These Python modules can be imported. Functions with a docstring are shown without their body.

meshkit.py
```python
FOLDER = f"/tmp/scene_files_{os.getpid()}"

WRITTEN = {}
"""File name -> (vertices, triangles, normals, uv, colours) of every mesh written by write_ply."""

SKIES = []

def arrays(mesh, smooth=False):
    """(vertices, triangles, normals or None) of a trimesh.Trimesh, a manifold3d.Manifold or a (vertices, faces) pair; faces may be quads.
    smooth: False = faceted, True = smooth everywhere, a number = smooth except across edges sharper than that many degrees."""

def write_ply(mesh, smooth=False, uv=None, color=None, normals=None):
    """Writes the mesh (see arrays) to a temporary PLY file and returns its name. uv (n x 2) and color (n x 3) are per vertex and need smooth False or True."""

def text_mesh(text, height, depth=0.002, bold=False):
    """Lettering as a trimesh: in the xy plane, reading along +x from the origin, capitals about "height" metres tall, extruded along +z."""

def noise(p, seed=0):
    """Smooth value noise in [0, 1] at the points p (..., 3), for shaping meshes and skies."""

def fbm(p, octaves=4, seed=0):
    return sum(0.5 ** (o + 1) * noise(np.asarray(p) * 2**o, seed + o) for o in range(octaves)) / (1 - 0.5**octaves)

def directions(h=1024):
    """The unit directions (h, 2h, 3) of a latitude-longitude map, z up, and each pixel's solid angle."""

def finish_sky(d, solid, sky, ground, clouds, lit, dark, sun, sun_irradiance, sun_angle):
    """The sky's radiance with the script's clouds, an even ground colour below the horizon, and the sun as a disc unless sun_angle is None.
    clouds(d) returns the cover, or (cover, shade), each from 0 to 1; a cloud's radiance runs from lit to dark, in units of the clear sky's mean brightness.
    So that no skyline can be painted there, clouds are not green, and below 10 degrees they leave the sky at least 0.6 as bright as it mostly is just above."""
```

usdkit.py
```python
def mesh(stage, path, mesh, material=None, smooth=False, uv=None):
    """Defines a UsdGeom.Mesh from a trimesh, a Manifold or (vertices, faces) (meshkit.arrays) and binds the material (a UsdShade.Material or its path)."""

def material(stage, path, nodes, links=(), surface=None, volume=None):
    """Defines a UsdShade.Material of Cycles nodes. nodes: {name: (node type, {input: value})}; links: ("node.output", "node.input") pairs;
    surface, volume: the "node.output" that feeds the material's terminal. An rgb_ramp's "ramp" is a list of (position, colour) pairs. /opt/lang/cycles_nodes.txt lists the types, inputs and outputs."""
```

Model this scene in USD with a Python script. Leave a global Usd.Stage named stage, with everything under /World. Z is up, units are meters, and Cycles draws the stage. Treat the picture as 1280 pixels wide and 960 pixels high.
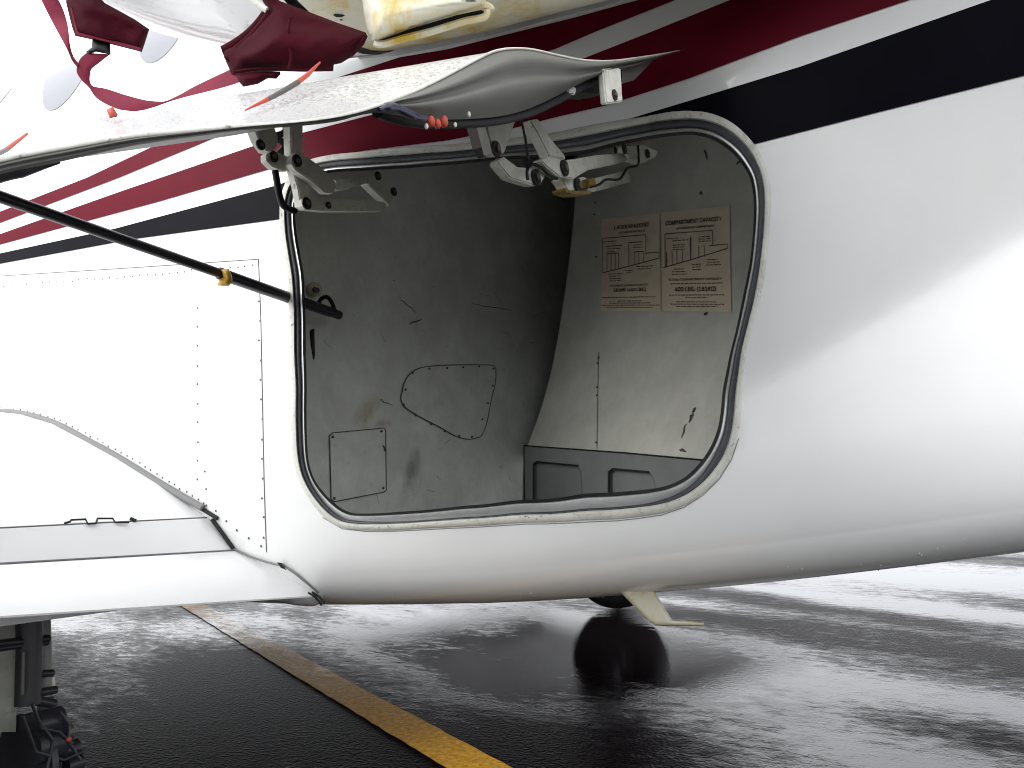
import math, random
import numpy as np
import shapely
from shapely.geometry import Polygon, LineString, Point, box as sbox
from scipy.interpolate import PchipInterpolator, CubicSpline, splprep, splev
import manifold3d, trimesh
import usdkit, meshkit
from pxr import Usd, UsdGeom, UsdLux, UsdShade, Gf, Sdf, Vt

stage = Usd.Stage.CreateInMemory()
UsdGeom.Xform.Define(stage, '/World')
rng = np.random.default_rng(7)
random.seed(7)

# ---------------------------------------------------------------- camera
H = 0.74                                   # eye height
FPX = 1029.0
YAW, PITCH, ROLL = math.radians(30), math.radians(6.93), math.radians(2.0)
EXPOSURE = 0.6
Rv = np.array([math.cos(YAW), math.sin(YAW), 0])
Fh = np.array([-math.sin(YAW), math.cos(YAW), 0])
Fv = Fh * math.cos(PITCH) + np.array([0, 0, math.sin(PITCH)])
Uv = np.cross(Rv, Fv)
CR = Rv * math.cos(ROLL) - Uv * math.sin(ROLL)
CU = Rv * math.sin(ROLL) + Uv * math.cos(ROLL)
EYE = np.array([0, 0, H])
cam = UsdGeom.Camera.Define(stage, '/World/camera')
m4 = np.eye(4); m4[0, :3] = CR; m4[1, :3] = CU; m4[2, :3] = -Fv; m4[3, :3] = EYE
cam.AddTransformOp().Set(Gf.Matrix4d(m4.tolist()))
cam.CreateHorizontalApertureAttr(36.0); cam.CreateVerticalApertureAttr(27.0)
cam.CreateFocalLengthAttr(36.0 * FPX / 1280)
cam.CreateClippingRangeAttr((0.02, 100000.0))
cam.CreateExposureAttr(EXPOSURE)

# ---------------------------------------------------------------- sky and light (overcast)
SUN_DIR = np.array([-0.45, -0.75, 0.48]); SUN_DIR /= np.linalg.norm(SUN_DIR)
SKY = usdkit.material(stage, '/World/Looks/sky_look', {
    'sky': ('sky_texture', {'sky_type': 'single_scattering', 'sun_disc': False, 'sun_elevation': float(math.asin(SUN_DIR[2])),
                            'sun_rotation': float(math.atan2(SUN_DIR[0], SUN_DIR[1]))}),
    'tc': ('texture_coordinate', {}),
    'n': ('noise_texture', {'scale': 2.2, 'detail': 5.0, 'roughness': 0.55}),
    'cl': ('rgb_ramp', {'ramp': [(0.3, (11.0, 11.3, 12.0)), (0.7, (14.5, 14.6, 14.9))]}),
    'clm': ('rgb_ramp', {'ramp': [(0.0, (0.93,) * 3), (1.0, (0.97,) * 3)]}),
    'mx': ('mix', {'mix_type': 'mix'}),
    'bg': ('background_shader', {'strength': 0.1})},
    [('tc.generated', 'n.vector'), ('n.fac', 'cl.fac'), ('n.fac', 'clm.fac'), ('clm.color', 'mx.fac'),
     ('sky.color', 'mx.color1'), ('cl.color', 'mx.color2'), ('mx.color', 'bg.color')], surface='bg.background')
dome = UsdLux.DomeLight.Define(stage, '/World/sky')
UsdShade.MaterialBindingAPI.Apply(dome.GetPrim()).Bind(SKY)
dome.GetPrim().SetCustomDataByKey('kind', 'structure')
sun = UsdLux.DistantLight.Define(stage, '/World/sun')
sun.CreateIntensityAttr(0.4); sun.CreateAngleAttr(40.0); sun.CreateNormalizeAttr(True); sun.CreateColorAttr(Gf.Vec3f(1.0, 0.98, 0.95))
zc = SUN_DIR; xc = np.cross([0, 0, 1.0], zc); xc /= np.linalg.norm(xc); yc_ = np.cross(zc, xc)
ms = np.eye(4); ms[0, :3] = xc; ms[1, :3] = yc_; ms[2, :3] = zc
sun.AddTransformOp().Set(Gf.Matrix4d(ms.tolist()))

# ---------------------------------------------------------------- materials
def mat(name, base, rough=0.4, spec=0.5, coat=0.0, metallic=0.0, var=0.0, var_scale=8.0, bump=0.0, bump_scale=60.0, ior=1.5, coat_rough=0.05, stain=None, detail=5.0):
    nodes = {'g': ('geometry', {}), 'p': ('principled_bsdf', {'base_color': base, 'roughness': rough, 'specular_ior_level': spec, 'coat_weight': coat, 'coat_roughness': coat_rough, 'metallic': metallic, 'ior': ior})}
    links = []
    src = None
    if var:
        lo = tuple(max(0, c * (1 - var)) for c in base); hi = tuple(min(1, c * (1 + var)) for c in base)
        nodes['n'] = ('noise_texture', {'scale': var_scale, 'detail': detail, 'roughness': 0.62})
        nodes['r'] = ('rgb_ramp', {'ramp': [(0.28, lo), (0.72, hi)]})
        links += [('g.position', 'n.vector'), ('n.fac', 'r.fac')]
        src = 'r.color'
    for k, (col, scale, a, b) in enumerate(stain or []):
        nodes[f'sn{k}'] = ('noise_texture', {'scale': scale, 'detail': 6.0, 'roughness': 0.7, 'distortion': 0.4})
        nodes[f'sr{k}'] = ('rgb_ramp', {'ramp': [(a, (0, 0, 0)), (b, (1, 1, 1))]})
        nodes[f'sm{k}'] = ('mix', {'mix_type': 'mix', 'color1': base, 'color2': col})
        links += [('g.position', f'sn{k}.vector'), (f'sn{k}.fac', f'sr{k}.fac'), (f'sr{k}.color', f'sm{k}.fac')]
        if src: links.append((src, f'sm{k}.color1'))
        src = f'sm{k}.color'
    if src: links.append((src, 'p.base_color'))
    if bump:
        nodes['bn'] = ('noise_texture', {'scale': bump_scale, 'detail': 3.0})
        nodes['b'] = ('bump', {'strength': bump, 'distance': 0.01})
        links += [('g.position', 'bn.vector'), ('bn.fac', 'b.height'), ('b.normal', 'p.normal')]
    return usdkit.material(stage, f'/World/Looks/{name}', nodes, links, surface='p.BSDF')

def wet_mat(name, base, rough, cell, strength, var=0.05, coat=0.6, cover=(0.10, 0.22)):
    """paint with beads of rain: rounded bumps in scattered cells"""
    return usdkit.material(stage, f'/World/Looks/{name}', {
        'g': ('geometry', {}),
        'v': ('voronoi_texture', {'scale': cell, 'feature': 'f1', 'randomness': 1.0}),
        'vr': ('rgb_ramp', {'ramp': [(0.0, (1, 1, 1)), (0.25, (0.75,) * 3), (0.42, (0, 0, 0)), (1.0, (0, 0, 0))]}),
        'n': ('noise_texture', {'scale': 9.0, 'detail': 4.0}),
        'cr': ('rgb_ramp', {'ramp': [(0.35, tuple(c * (1 - var) for c in base)), (0.7, tuple(c * (1 + var) for c in base))]}),
        'b': ('bump', {'strength': strength, 'distance': 0.007}),
        'p': ('principled_bsdf', {'roughness': rough, 'coat_weight': coat, 'coat_roughness': 0.04})},
        [('g.position', 'v.vector'), ('v.distance', 'vr.fac'), ('g.position', 'n.vector'), ('n.fac', 'cr.fac'), ('cr.color', 'p.base_color'),
         ('vr.color', 'b.height'), ('b.normal', 'p.normal'), ('b.normal', 'p.coat_normal')], surface='p.BSDF')

M = {}
M['white'] = mat('white_paint', (0.80, 0.81, 0.80), 0.28, coat=0.5, var=0.025, var_scale=3.0, bump=0.012, bump_scale=7.0, stain=[((0.55, 0.55, 0.53), 38.0, 0.735, 0.80)])
M['white_wing'] = mat('white_wing_paint', (0.82, 0.82, 0.82), 0.3, coat=0.4, var=0.02, var_scale=4.0)
M['wet_white'] = wet_mat('wet_white_paint', (0.70, 0.705, 0.70), 0.3, 165.0, 1.0)
M['red'] = mat('maroon_paint', (0.115, 0.006, 0.016), 0.35, spec=0.03, coat=0.0, var=0.12, var_scale=5.0)
M['black'] = mat('navy_black_paint', (0.004, 0.004, 0.007), 0.35, spec=0.03, coat=0.0, var=0.2, var_scale=5.0)
M['liner'] = mat('grey_liner', (0.74, 0.755, 0.71), 0.55, spec=0.3, var=0.10, var_scale=7.0, bump=0.05, bump_scale=14.0,
                 stain=[((0.60, 0.61, 0.575), 9.0, 0.46, 0.78), ((0.50, 0.50, 0.475), 55.0, 0.58, 0.80)])
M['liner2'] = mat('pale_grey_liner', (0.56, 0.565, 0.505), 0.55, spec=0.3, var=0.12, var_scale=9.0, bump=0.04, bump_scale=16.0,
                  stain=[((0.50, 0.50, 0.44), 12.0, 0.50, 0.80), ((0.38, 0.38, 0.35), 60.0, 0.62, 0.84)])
M['beam'] = mat('dark_grey_liner', (0.20, 0.21, 0.205), 0.5, spec=0.3, var=0.12, var_scale=8.0)
M['groove'] = mat('dark_joint', (0.025, 0.025, 0.025), 0.7, spec=0.2)
M['outline'] = mat('panel_outline', (0.10, 0.10, 0.098), 0.6, spec=0.2)
M['seam'] = mat('grey_seam', (0.22, 0.22, 0.22), 0.6, spec=0.2)
M['lip'] = mat('worn_cream_paint', (0.62, 0.62, 0.56), 0.45, var=0.12, var_scale=14.0, bump=0.15, bump_scale=90.0,
               stain=[((0.10, 0.09, 0.07), 60.0, 0.60, 0.70), ((0.30, 0.28, 0.22), 18.0, 0.55, 0.75)])
M['rubber'] = mat('blue_grey_rubber', (0.045, 0.050, 0.058), 0.45, spec=0.45, var=0.3, var_scale=30.0, bump=0.2, bump_scale=110.0)
M['blackrub'] = mat('black_rubber', (0.010, 0.010, 0.013), 0.5, spec=0.3)
M['silver'] = mat('worn_aluminium', (0.55, 0.56, 0.55), 0.36, metallic=0.75, var=0.08, var_scale=40.0, bump=0.06, bump_scale=120.0)
M['hinge'] = mat('cream_hinge_paint', (0.68, 0.68, 0.60), 0.42, var=0.14, var_scale=40.0, stain=[((0.12, 0.11, 0.09), 55.0, 0.60, 0.72)])
M['bolt'] = mat('dark_bolt', (0.035, 0.033, 0.03), 0.45, metallic=0.5)
M['bolthead'] = mat('bolt_head', (0.17, 0.165, 0.15), 0.4, metallic=0.5)
M['brass'] = mat('stained_brass', (0.34, 0.24, 0.07), 0.35, metallic=0.7, var=0.3, var_scale=60)
M['strut'] = mat('strut_black', (0.012, 0.012, 0.02), 0.3, spec=0.5)
M['yellow'] = mat('yellow_plastic', (0.60, 0.33, 0.02), 0.4)
M['cloth'] = mat('red_cloth', (0.042, 0.003, 0.008), 0.8, spec=0.08, var=0.2, var_scale=12.0, bump=0.25, bump_scale=350.0)
M['strapcloth'] = mat('red_webbing', (0.17, 0.012, 0.035), 0.75, spec=0.25, var=0.2, var_scale=12.0, bump=0.25, bump_scale=350.0)
M['cream'] = mat('cream_paint', (0.62, 0.60, 0.48), 0.4, coat=0.2, var=0.06, var_scale=6.0, stain=[((0.52, 0.36, 0.03), 7.5, 0.50, 0.66), ((0.30, 0.27, 0.15), 22.0, 0.60, 0.75)])
M['nacelle'] = mat('nacelle_paint', (0.74, 0.745, 0.75), 0.22, coat=0.6, var=0.05, var_scale=6.0, bump=0.06, bump_scale=16.0, stain=[((0.40, 0.41, 0.42), 14.0, 0.56, 0.72)])
M['pylon'] = mat('pylon_paint', (0.42, 0.43, 0.42), 0.3, coat=0.3, var=0.1, var_scale=7.0, stain=[((0.30, 0.24, 0.06), 9.0, 0.58, 0.75)])
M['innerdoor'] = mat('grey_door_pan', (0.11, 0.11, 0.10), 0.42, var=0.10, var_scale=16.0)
M['window'] = mat('cabin_window_glass', (0.26, 0.265, 0.29), 0.25, spec=0.15)
M['orange'] = mat('orange_red_paint', (0.42, 0.05, 0.025), 0.5)
M['steel'] = mat('dull_steel', (0.10, 0.09, 0.08), 0.4, metallic=0.6)
M['blueplastic'] = mat('dark_blue_plastic', (0.004, 0.005, 0.022), 0.35, coat=0.4)
M['tyre'] = mat('tyre_rubber', (0.010, 0.010, 0.011), 0.65, spec=0.25)
M['gear'] = mat('gear_white_paint', (0.22, 0.225, 0.195), 0.4, var=0.15, var_scale=20, stain=[((0.08, 0.08, 0.07), 25.0, 0.58, 0.7)])
M['gearblack'] = mat('gear_black', (0.012, 0.012, 0.016), 0.4)
M['placard'] = mat('tan_placard', (0.72, 0.61, 0.46), 0.5, var=0.06, var_scale=20)
M['ink'] = mat('dark_ink', (0.11, 0.07, 0.062), 0.6)
M['drop'] = mat('water_bead', (0.75, 0.76, 0.77), 0.05, coat=1.0)

# wet apron: streaked puddles over coarse asphalt
def ground_mat(name, base, base2):
    """wet: how deep the film of water lies, carried by the mesh; broken up by the grain of the asphalt"""
    nodes = {
        'g': ('geometry', {}), 'at': ('attribute', {'attribute': 'wet'}),
        'mp': ('mapping', {'rotation': (0, 0, 0.5), 'scale': (1.0, 2.2, 1.0)}),
        'pn': ('noise_texture', {'scale': 9.0, 'detail': 8.0, 'roughness': 0.82}),
        'm1': ('math', {'math_type': 'multiply_add', 'value2': 1.35, 'value3': -0.675}),
        'm2': ('math', {'math_type': 'add'}),
        'pm': ('rgb_ramp', {'ramp': [(0.26, (0, 0, 0)), (0.44, (0.10,) * 3), (0.54, (0.5,) * 3), (0.70, (1, 1, 1))]}),
        'fn': ('noise_texture', {'scale': 55.0, 'detail': 5.0, 'roughness': 0.75}),
        'vo': ('voronoi_texture', {'scale': 95.0, 'feature': 'f1'}),
        'ad': ('math', {'math_type': 'add'}),
        'inv': ('invert', {}),
        'bs': ('math', {'math_type': 'multiply_add', 'value2': 0.22, 'value3': 0.035}),
        'b': ('bump', {'distance': 0.006}),
        'ro': ('math', {'math_type': 'multiply_add', 'value2': 0.20, 'value3': 0.035}),
        'sp': ('math', {'math_type': 'multiply_add', 'value2': 0.48, 'value3': 0.007}),
        'cr': ('rgb_ramp', {'ramp': [(0.35, base), (0.7, base2)]}),
        'p': ('principled_bsdf', {'ior': 1.34})}
    links = [('g.position', 'mp.vector'), ('mp.vector', 'pn.vector'), ('pn.fac', 'm1.value1'), ('m1.value', 'm2.value1'), ('at.fac', 'm2.value2'), ('m2.value', 'pm.fac'), ('pm.color', 'inv.color'),
             ('g.position', 'fn.vector'), ('g.position', 'vo.vector'), ('fn.fac', 'ad.value1'), ('vo.distance', 'ad.value2'),
             ('inv.color', 'bs.value1'), ('bs.value', 'b.strength'), ('ad.value', 'b.height'), ('inv.color', 'ro.value1'), ('ro.value', 'p.roughness'),
             ('pm.color', 'sp.value1'), ('sp.value', 'p.specular_ior_level'),
             ('fn.fac', 'cr.fac'), ('cr.color', 'p.base_color'), ('b.normal', 'p.normal')]
    return usdkit.material(stage, f'/World/Looks/{name}', nodes, links, surface='p.BSDF')
M['apron'] = ground_mat('wet_asphalt', (0.0012, 0.0008, 0.001), (0.007, 0.0048, 0.0056))
M['line'] = ground_mat('worn_yellow_paint', (0.32, 0.165, 0.012), (0.76, 0.40, 0.035))

# ---------------------------------------------------------------- helpers
used = {}
def numbered(parent, name):
    k = (parent, name); n = used.get(k, 0); used[k] = n + 1
    return f'{parent}/{name}' if n == 0 else f'{parent}/{name}_{n:03d}'
def tag(prim, label=None, cat=None, group=None, kind=None):
    for k, v in (('label', label), ('category', cat), ('group', group), ('kind', kind)):
        if v: prim.SetCustomDataByKey(k, v)
    return prim
def thing(name, label, cat, group=None):
    x = UsdGeom.Xform.Define(stage, numbered('/World', name)).GetPrim()
    return tag(x, label, cat, group)
def path_of(parent): return '/World' if parent is None else str(parent.GetPath())
def obj(name, mesh, m, parent=None, smooth=30, label=None, kind=None):
    prim = usdkit.mesh(stage, numbered(path_of(parent), name), mesh, M[m] if isinstance(m, str) else m, smooth=smooth).GetPrim()
    return tag(prim, label, kind=kind)
def objn(name, v, f, n, m, parent=None, label=None, kind=None):
    """mesh with given normals"""
    ms_ = UsdGeom.Mesh.Define(stage, numbered(path_of(parent), name))
    ms_.CreatePointsAttr(Vt.Vec3fArray.FromNumpy(np.asarray(v, np.float32)))
    ms_.CreateFaceVertexCountsAttr(Vt.IntArray.FromNumpy(np.full(len(f), 3, np.int32)))
    ms_.CreateFaceVertexIndicesAttr(Vt.IntArray.FromNumpy(np.asarray(f, np.int32).ravel()))
    ms_.CreateSubdivisionSchemeAttr('none')
    ms_.CreateNormalsAttr(Vt.Vec3fArray.FromNumpy(np.asarray(n, np.float32))); ms_.SetNormalsInterpolation('vertex')
    UsdShade.MaterialBindingAPI.Apply(ms_.GetPrim()).Bind(M[m])
    return tag(ms_.GetPrim(), label, kind=kind)

def ray(px, py):
    px, py = np.asarray(px, float), np.asarray(py, float)
    cx, cy = (px - 640) / FPX, -(py - 480) / FPX
    return cx[..., None] * CR + cy[..., None] * CU + Fv
def at_depth(px, py, d):
    return EYE + ray(px, py) * np.asarray(d, float)[..., None]
def at_x(px, py, x):
    r = ray(px, py); return EYE + r * (x / r[..., 0])[..., None]
def at_z(px, py, z):
    r = ray(px, py); return EYE + r * ((z - H) / r[..., 2])[..., None]
def arr(pts): return np.asarray(pts, float)

def tri_poly(poly):
    """triangulate a shapely polygon -> (verts2d, faces)"""
    poly = shapely.geometry.polygon.orient(poly)
    rings = [np.asarray(poly.exterior.coords)[:-1]] + [np.asarray(i.coords)[:-1] for i in poly.interiors]
    f = manifold3d.triangulate([np.ascontiguousarray(r) for r in rings])
    return np.vstack(rings), np.asarray(f)
def grid_poly(poly, du, dv):
    """a polygon cut into grid cells so that it can follow a curved surface"""
    if not poly.is_valid: poly = poly.buffer(0)
    u0, v0, u1, v1 = poly.bounds
    us = np.arange(math.floor(u0 / du), math.ceil(u1 / du) + 1) * du
    vs = np.arange(math.floor(v0 / dv), math.ceil(v1 / dv) + 1) * dv
    A, B = np.meshgrid(us[:-1], vs[:-1], indexing='ij')
    A, B = A.ravel(), B.ravel()
    cells = shapely.box(A, B, A + du, B + dv)
    shapely.prepare(poly)
    inside = shapely.contains_properly(poly, cells)
    hit = shapely.intersects(poly, cells) & ~inside
    V, F, off = [], [], 0
    a, b = A[inside], B[inside]; n = len(a)
    if n:
        V.append(np.stack([np.stack([a, b], 1), np.stack([a + du, b], 1), np.stack([a + du, b + dv], 1), np.stack([a, b + dv], 1)], 1).reshape(-1, 2))
        i = np.arange(n)[:, None] * 4
        F.append(np.vstack([i + [0, 1, 2], i + [0, 2, 3]])); off = 4 * n
    for c in shapely.intersection(poly, cells[hit]):
        for g in getattr(c, 'geoms', [c]):
            if g.geom_type != 'Polygon' or g.area < 1e-12: continue
            v, f = tri_poly(g)
            V.append(v); F.append(f + off); off += len(v)
    V, F = np.vstack(V), np.vstack(F)
    key = np.round(V, 7)
    _, idx, inv = np.unique(key, axis=0, return_index=True, return_inverse=True)
    F = inv.ravel()[F]
    F = F[(F[:, 0] != F[:, 1]) & (F[:, 1] != F[:, 2]) & (F[:, 0] != F[:, 2])]
    return V[idx], F
def dense(pts, step, closed=True):
    pts = arr(pts)
    if closed: pts = np.vstack([pts, pts[:1]])
    out = []
    for p, q in zip(pts[:-1], pts[1:]):
        k = max(1, int(np.ceil(np.linalg.norm(q - p) / step)))
        out.append(p + (q - p) * np.arange(k)[:, None] / k)
    out = np.vstack(out)
    return out if closed else np.vstack([out, pts[-1:]])
def spline(pts, n=80):
    pts = arr(pts); d = np.r_[0, np.cumsum(np.linalg.norm(np.diff(pts, axis=0), axis=1))]
    return PchipInterpolator(d, pts, axis=0)(np.linspace(0, d[-1], n))
def resample(pts, n):
    pts = arr(pts); d = np.r_[0, np.cumsum(np.linalg.norm(np.diff(pts, axis=0), axis=1))]
    return np.stack([np.interp(np.linspace(0, d[-1], n), d, pts[:, k]) for k in range(pts.shape[1])], 1)
def tube(pts, r, sides=10, closed=False, caps=True):
    pts = arr(pts); n = len(pts); r = np.broadcast_to(r, n)
    t = np.gradient(pts, axis=0) if not closed else np.roll(pts, -1, 0) - np.roll(pts, 1, 0)
    t /= np.linalg.norm(t, axis=1, keepdims=True)
    a = np.cross(t[0], [0, 0, 1.0]); a = a if np.linalg.norm(a) > .1 else np.cross(t[0], [0, 1.0, 0]); V = []
    for i in range(n):
        a = a - t[i] * (a @ t[i]); a /= np.linalg.norm(a); b = np.cross(t[i], a)
        ang = np.arange(sides) * 2 * math.pi / sides
        V.append(pts[i] + r[i] * (np.cos(ang)[:, None] * a + np.sin(ang)[:, None] * b))
    V = np.vstack(V); F = []
    for i in range(n if closed else n - 1):
        j = (i + 1) % n
        for k in range(sides):
            l = (k + 1) % sides
            F += [[i * sides + k, i * sides + l, j * sides + l], [i * sides + k, j * sides + l, j * sides + k]]
    if caps and not closed:
        V = np.vstack([V, pts[:1], pts[-1:]])
        for k in range(sides):
            l = (k + 1) % sides
            F += [[n * sides, l, k], [n * sides + 1, (n - 1) * sides + k, (n - 1) * sides + l]]
    return V, np.array(F)
def join(parts):
    V, F, o = [], [], 0
    for v, f in parts:
        f = np.asarray(f)
        if f.shape[1] == 4: f = np.vstack([f[:, [0, 1, 2]], f[:, [0, 2, 3]]])
        V.append(np.asarray(v)); F.append(f + o); o += len(v)
    return np.vstack(V), np.vstack(F)
def strip(rows, closed=True):
    """rows: list of (n,3) curves -> skinned mesh"""
    rows = [arr(r) for r in rows]; n = len(rows[0]); F = []
    for k in range(len(rows) - 1):
        for i in range(n if closed else n - 1):
            j = (i + 1) % n
            F.append([k * n + i, k * n + j, (k + 1) * n + j, (k + 1) * n + i])
    return np.vstack(rows), np.array(F)
def plate(px_poly, xc, th, parent, name, m, bev=0.0025, smooth=35, label=None):
    """plate cut out in a plane square to the fuselage (x = xc), thickness th, bevelled"""
    p = at_x(arr(px_poly)[:, 0], arr(px_poly)[:, 1], xc)
    pg = Polygon(p[:, 1:]).buffer(0)
    p0 = pg; pg = pg.buffer(-0.003).buffer(0.006, quad_segs=4).buffer(-0.003)
    if pg.is_empty or pg.area < .8 * p0.area: pg = p0; bev = min(bev, .0008)
    if pg.geom_type != 'Polygon': pg = max(pg.geoms, key=lambda g: g.area)
    inn = pg.buffer(-bev)
    layers = []
    cs = lambda g: manifold3d.CrossSection([np.asarray(shapely.geometry.polygon.orient(g).exterior.coords)[:-1]])
    mf = manifold3d.Manifold.extrude(cs(pg), th - 2 * bev).translate([0, 0, bev])
    try:
        top = manifold3d.Manifold.extrude(cs(inn), th)
        mf = mf + top
    except Exception: pass
    mm = mf.to_mesh(); v = np.asarray(mm.vert_properties)[:, :3]; f = np.asarray(mm.tri_verts)
    v = np.stack([xc - th / 2 + v[:, 2], v[:, 0], v[:, 1]], 1)
    return obj(name, (v, f), m, parent, smooth=smooth, label=label)
def bolt(px, py, xc, r, th, parent, name='bolt', m='bolt'):
    c = at_x(arr([px]), arr([py]), xc)[0]
    cyl = trimesh.creation.cylinder(r * .62, th, sections=6)
    cyl.apply_transform(trimesh.transformations.rotation_matrix(math.pi / 2, [0, 1, 0])); cyl.apply_translation(c + [th / 2, 0, 0])
    wash = trimesh.creation.cylinder(r * 1.35, th * .5, sections=24)
    wash.apply_transform(trimesh.transformations.rotation_matrix(math.pi / 2, [0, 1, 0])); wash.apply_translation(c + [th * .25, 0, 0])
    b_ = obj(name, wash, m, parent)
    return obj(name + '_head', cyl, 'bolthead' if m == 'bolt' else m, parent)
def inflate(px_poly, depth, T, name, m, parent, step=6.0, R=40.0, fold=0.0, back=0.8, seed=1, dfun=None, label=None, rnd=True, fs=(6, 6, 6)):
    """a closed body with real thickness: the outline on a plane facing the lens at its distance, swelling to both sides"""
    pg = Polygon(dense(px_poly, 5.0)).buffer(0)
    v, f = grid_poly(pg, step, step)
    d = shapely.distance(pg.exterior, shapely.points(v)); k = np.clip(d / R, 0, 1)
    h = T * np.sqrt(k * (2 - k))
    D = depth if dfun is None else dfun(v[:, 0], v[:, 1])
    pf = at_depth(v[:, 0], v[:, 1], D - h)
    if fold:
        w = meshkit.fbm(pf * np.array(fs), 3, seed) - 0.5
        pf = at_depth(v[:, 0], v[:, 1], D - h - fold * w * np.clip(d / 12, 0, 1))
    pb = at_depth(v[:, 0], v[:, 1], D + h * back)
    V = np.vstack([pf, pb]); F = np.vstack([f, f[:, ::-1] + len(v)])
    onb = d < 1e-6
    idx = np.arange(len(V)); idx[len(v):][onb] = np.arange(len(v))[onb]
    return obj(name, (V, idx[F]), m, parent, smooth=60, label=label)

# ---------------------------------------------------------------- fuselage shape
YC = 2.72
a_f = PchipInterpolator([-9, -8, -6.5, -3, -2, -1.2, -.4, .5, 1.5, 3, 4.5], [.05, .55, 1.00, 1.07, 1.045, .97, .855, .72, .58, .36, .10])
zb_f = PchipInterpolator([-9, -8, -6.5, -3, -2.1, -1.3, -.7, .07, 1.0, 2.5, 4.5], [H+.1, H-.1, H-.30, H-.358, H-.366, H-.342, H-.291, H-.190, H-.035, H+.29, H+.95])
zt_f = PchipInterpolator([-9, -8, -6.5, -3, -1, .5, 2, 4.5], [H+.5, H+1.2, H+2.0, H+2.2, H+2.1, H+1.95, H+1.7, H+1.25])
def smooth01(t): t = np.clip(t, 0, 1); return t * t * (3 - 2 * t)
def o_skin(x, z):
    zb, zt, a = zb_f(x), zt_f(x), a_f(x)
    zm, b = (zb + zt) / 2, (zt - zb) / 2
    t = np.clip((z - zm) / b, -1, 1); at = np.abs(t)
    n = np.where(t > 0, 2.2, 8.0)
    base = a * (1 - at ** n + 1e-12) ** (1 / n)
    zc = H + .42 + .50 * np.clip(x, -1.6, 1.5)            # crease climbing aft
    zc = np.maximum(zc, H - 0.15)
    amp = 0.10 * smooth01((x + 3.0) / 1.0) * smooth01((2.2 - x) / 1.5)
    w_ = .018; d = w_ * np.logaddexp(0, np.clip((zc - z) / w_, -40, 40)); d = np.minimum(d, .8)
    bump = amp * (d - .55 * d * d) * np.clip(base / a, 0, 1)
    fl = w_ * np.logaddexp(0, np.clip((z - zc) / w_, -40, 40))                     # leans out above the crease, towards the engine pylon
    fl = .40 * .75 * np.tanh(fl / .75) * smooth01((x + 1.0) / .95) * smooth01((2.6 - x) / 1.2)
    return base + bump + fl
def y_skin(x, z, off=0.0): return YC - o_skin(x, z) - off
def skin_ray(px, py, off=0.0):
    px, py = np.atleast_1d(arr(px)), np.atleast_1d(arr(py))
    r = ray(px, py); ts = np.linspace(.5, 7, 700)
    P = EYE + r[:, None, :] * ts[None, :, None]
    ok = (P[..., 2] > zb_f(P[..., 0])) & (P[..., 2] < zt_f(P[..., 0]))
    ins = (P[..., 1] >= y_skin(P[..., 0], P[..., 2], off)) & ok
    k = np.argmax(ins, 1); hitp = ins.any(1)
    lo, hi = ts[np.maximum(k - 1, 0)], ts[k]
    for _ in range(25):
        mid = (lo + hi) / 2; p = EYE + r * mid[:, None]
        i = (p[:, 1] >= y_skin(p[:, 0], p[:, 2], off)) & (p[:, 2] > zb_f(p[:, 0])) & (p[:, 2] < zt_f(p[:, 0]))
        hi = np.where(i, mid, hi); lo = np.where(i, lo, mid)
    out = EYE + r * hi[:, None]; out[~hitp] = np.nan
    return out
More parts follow.
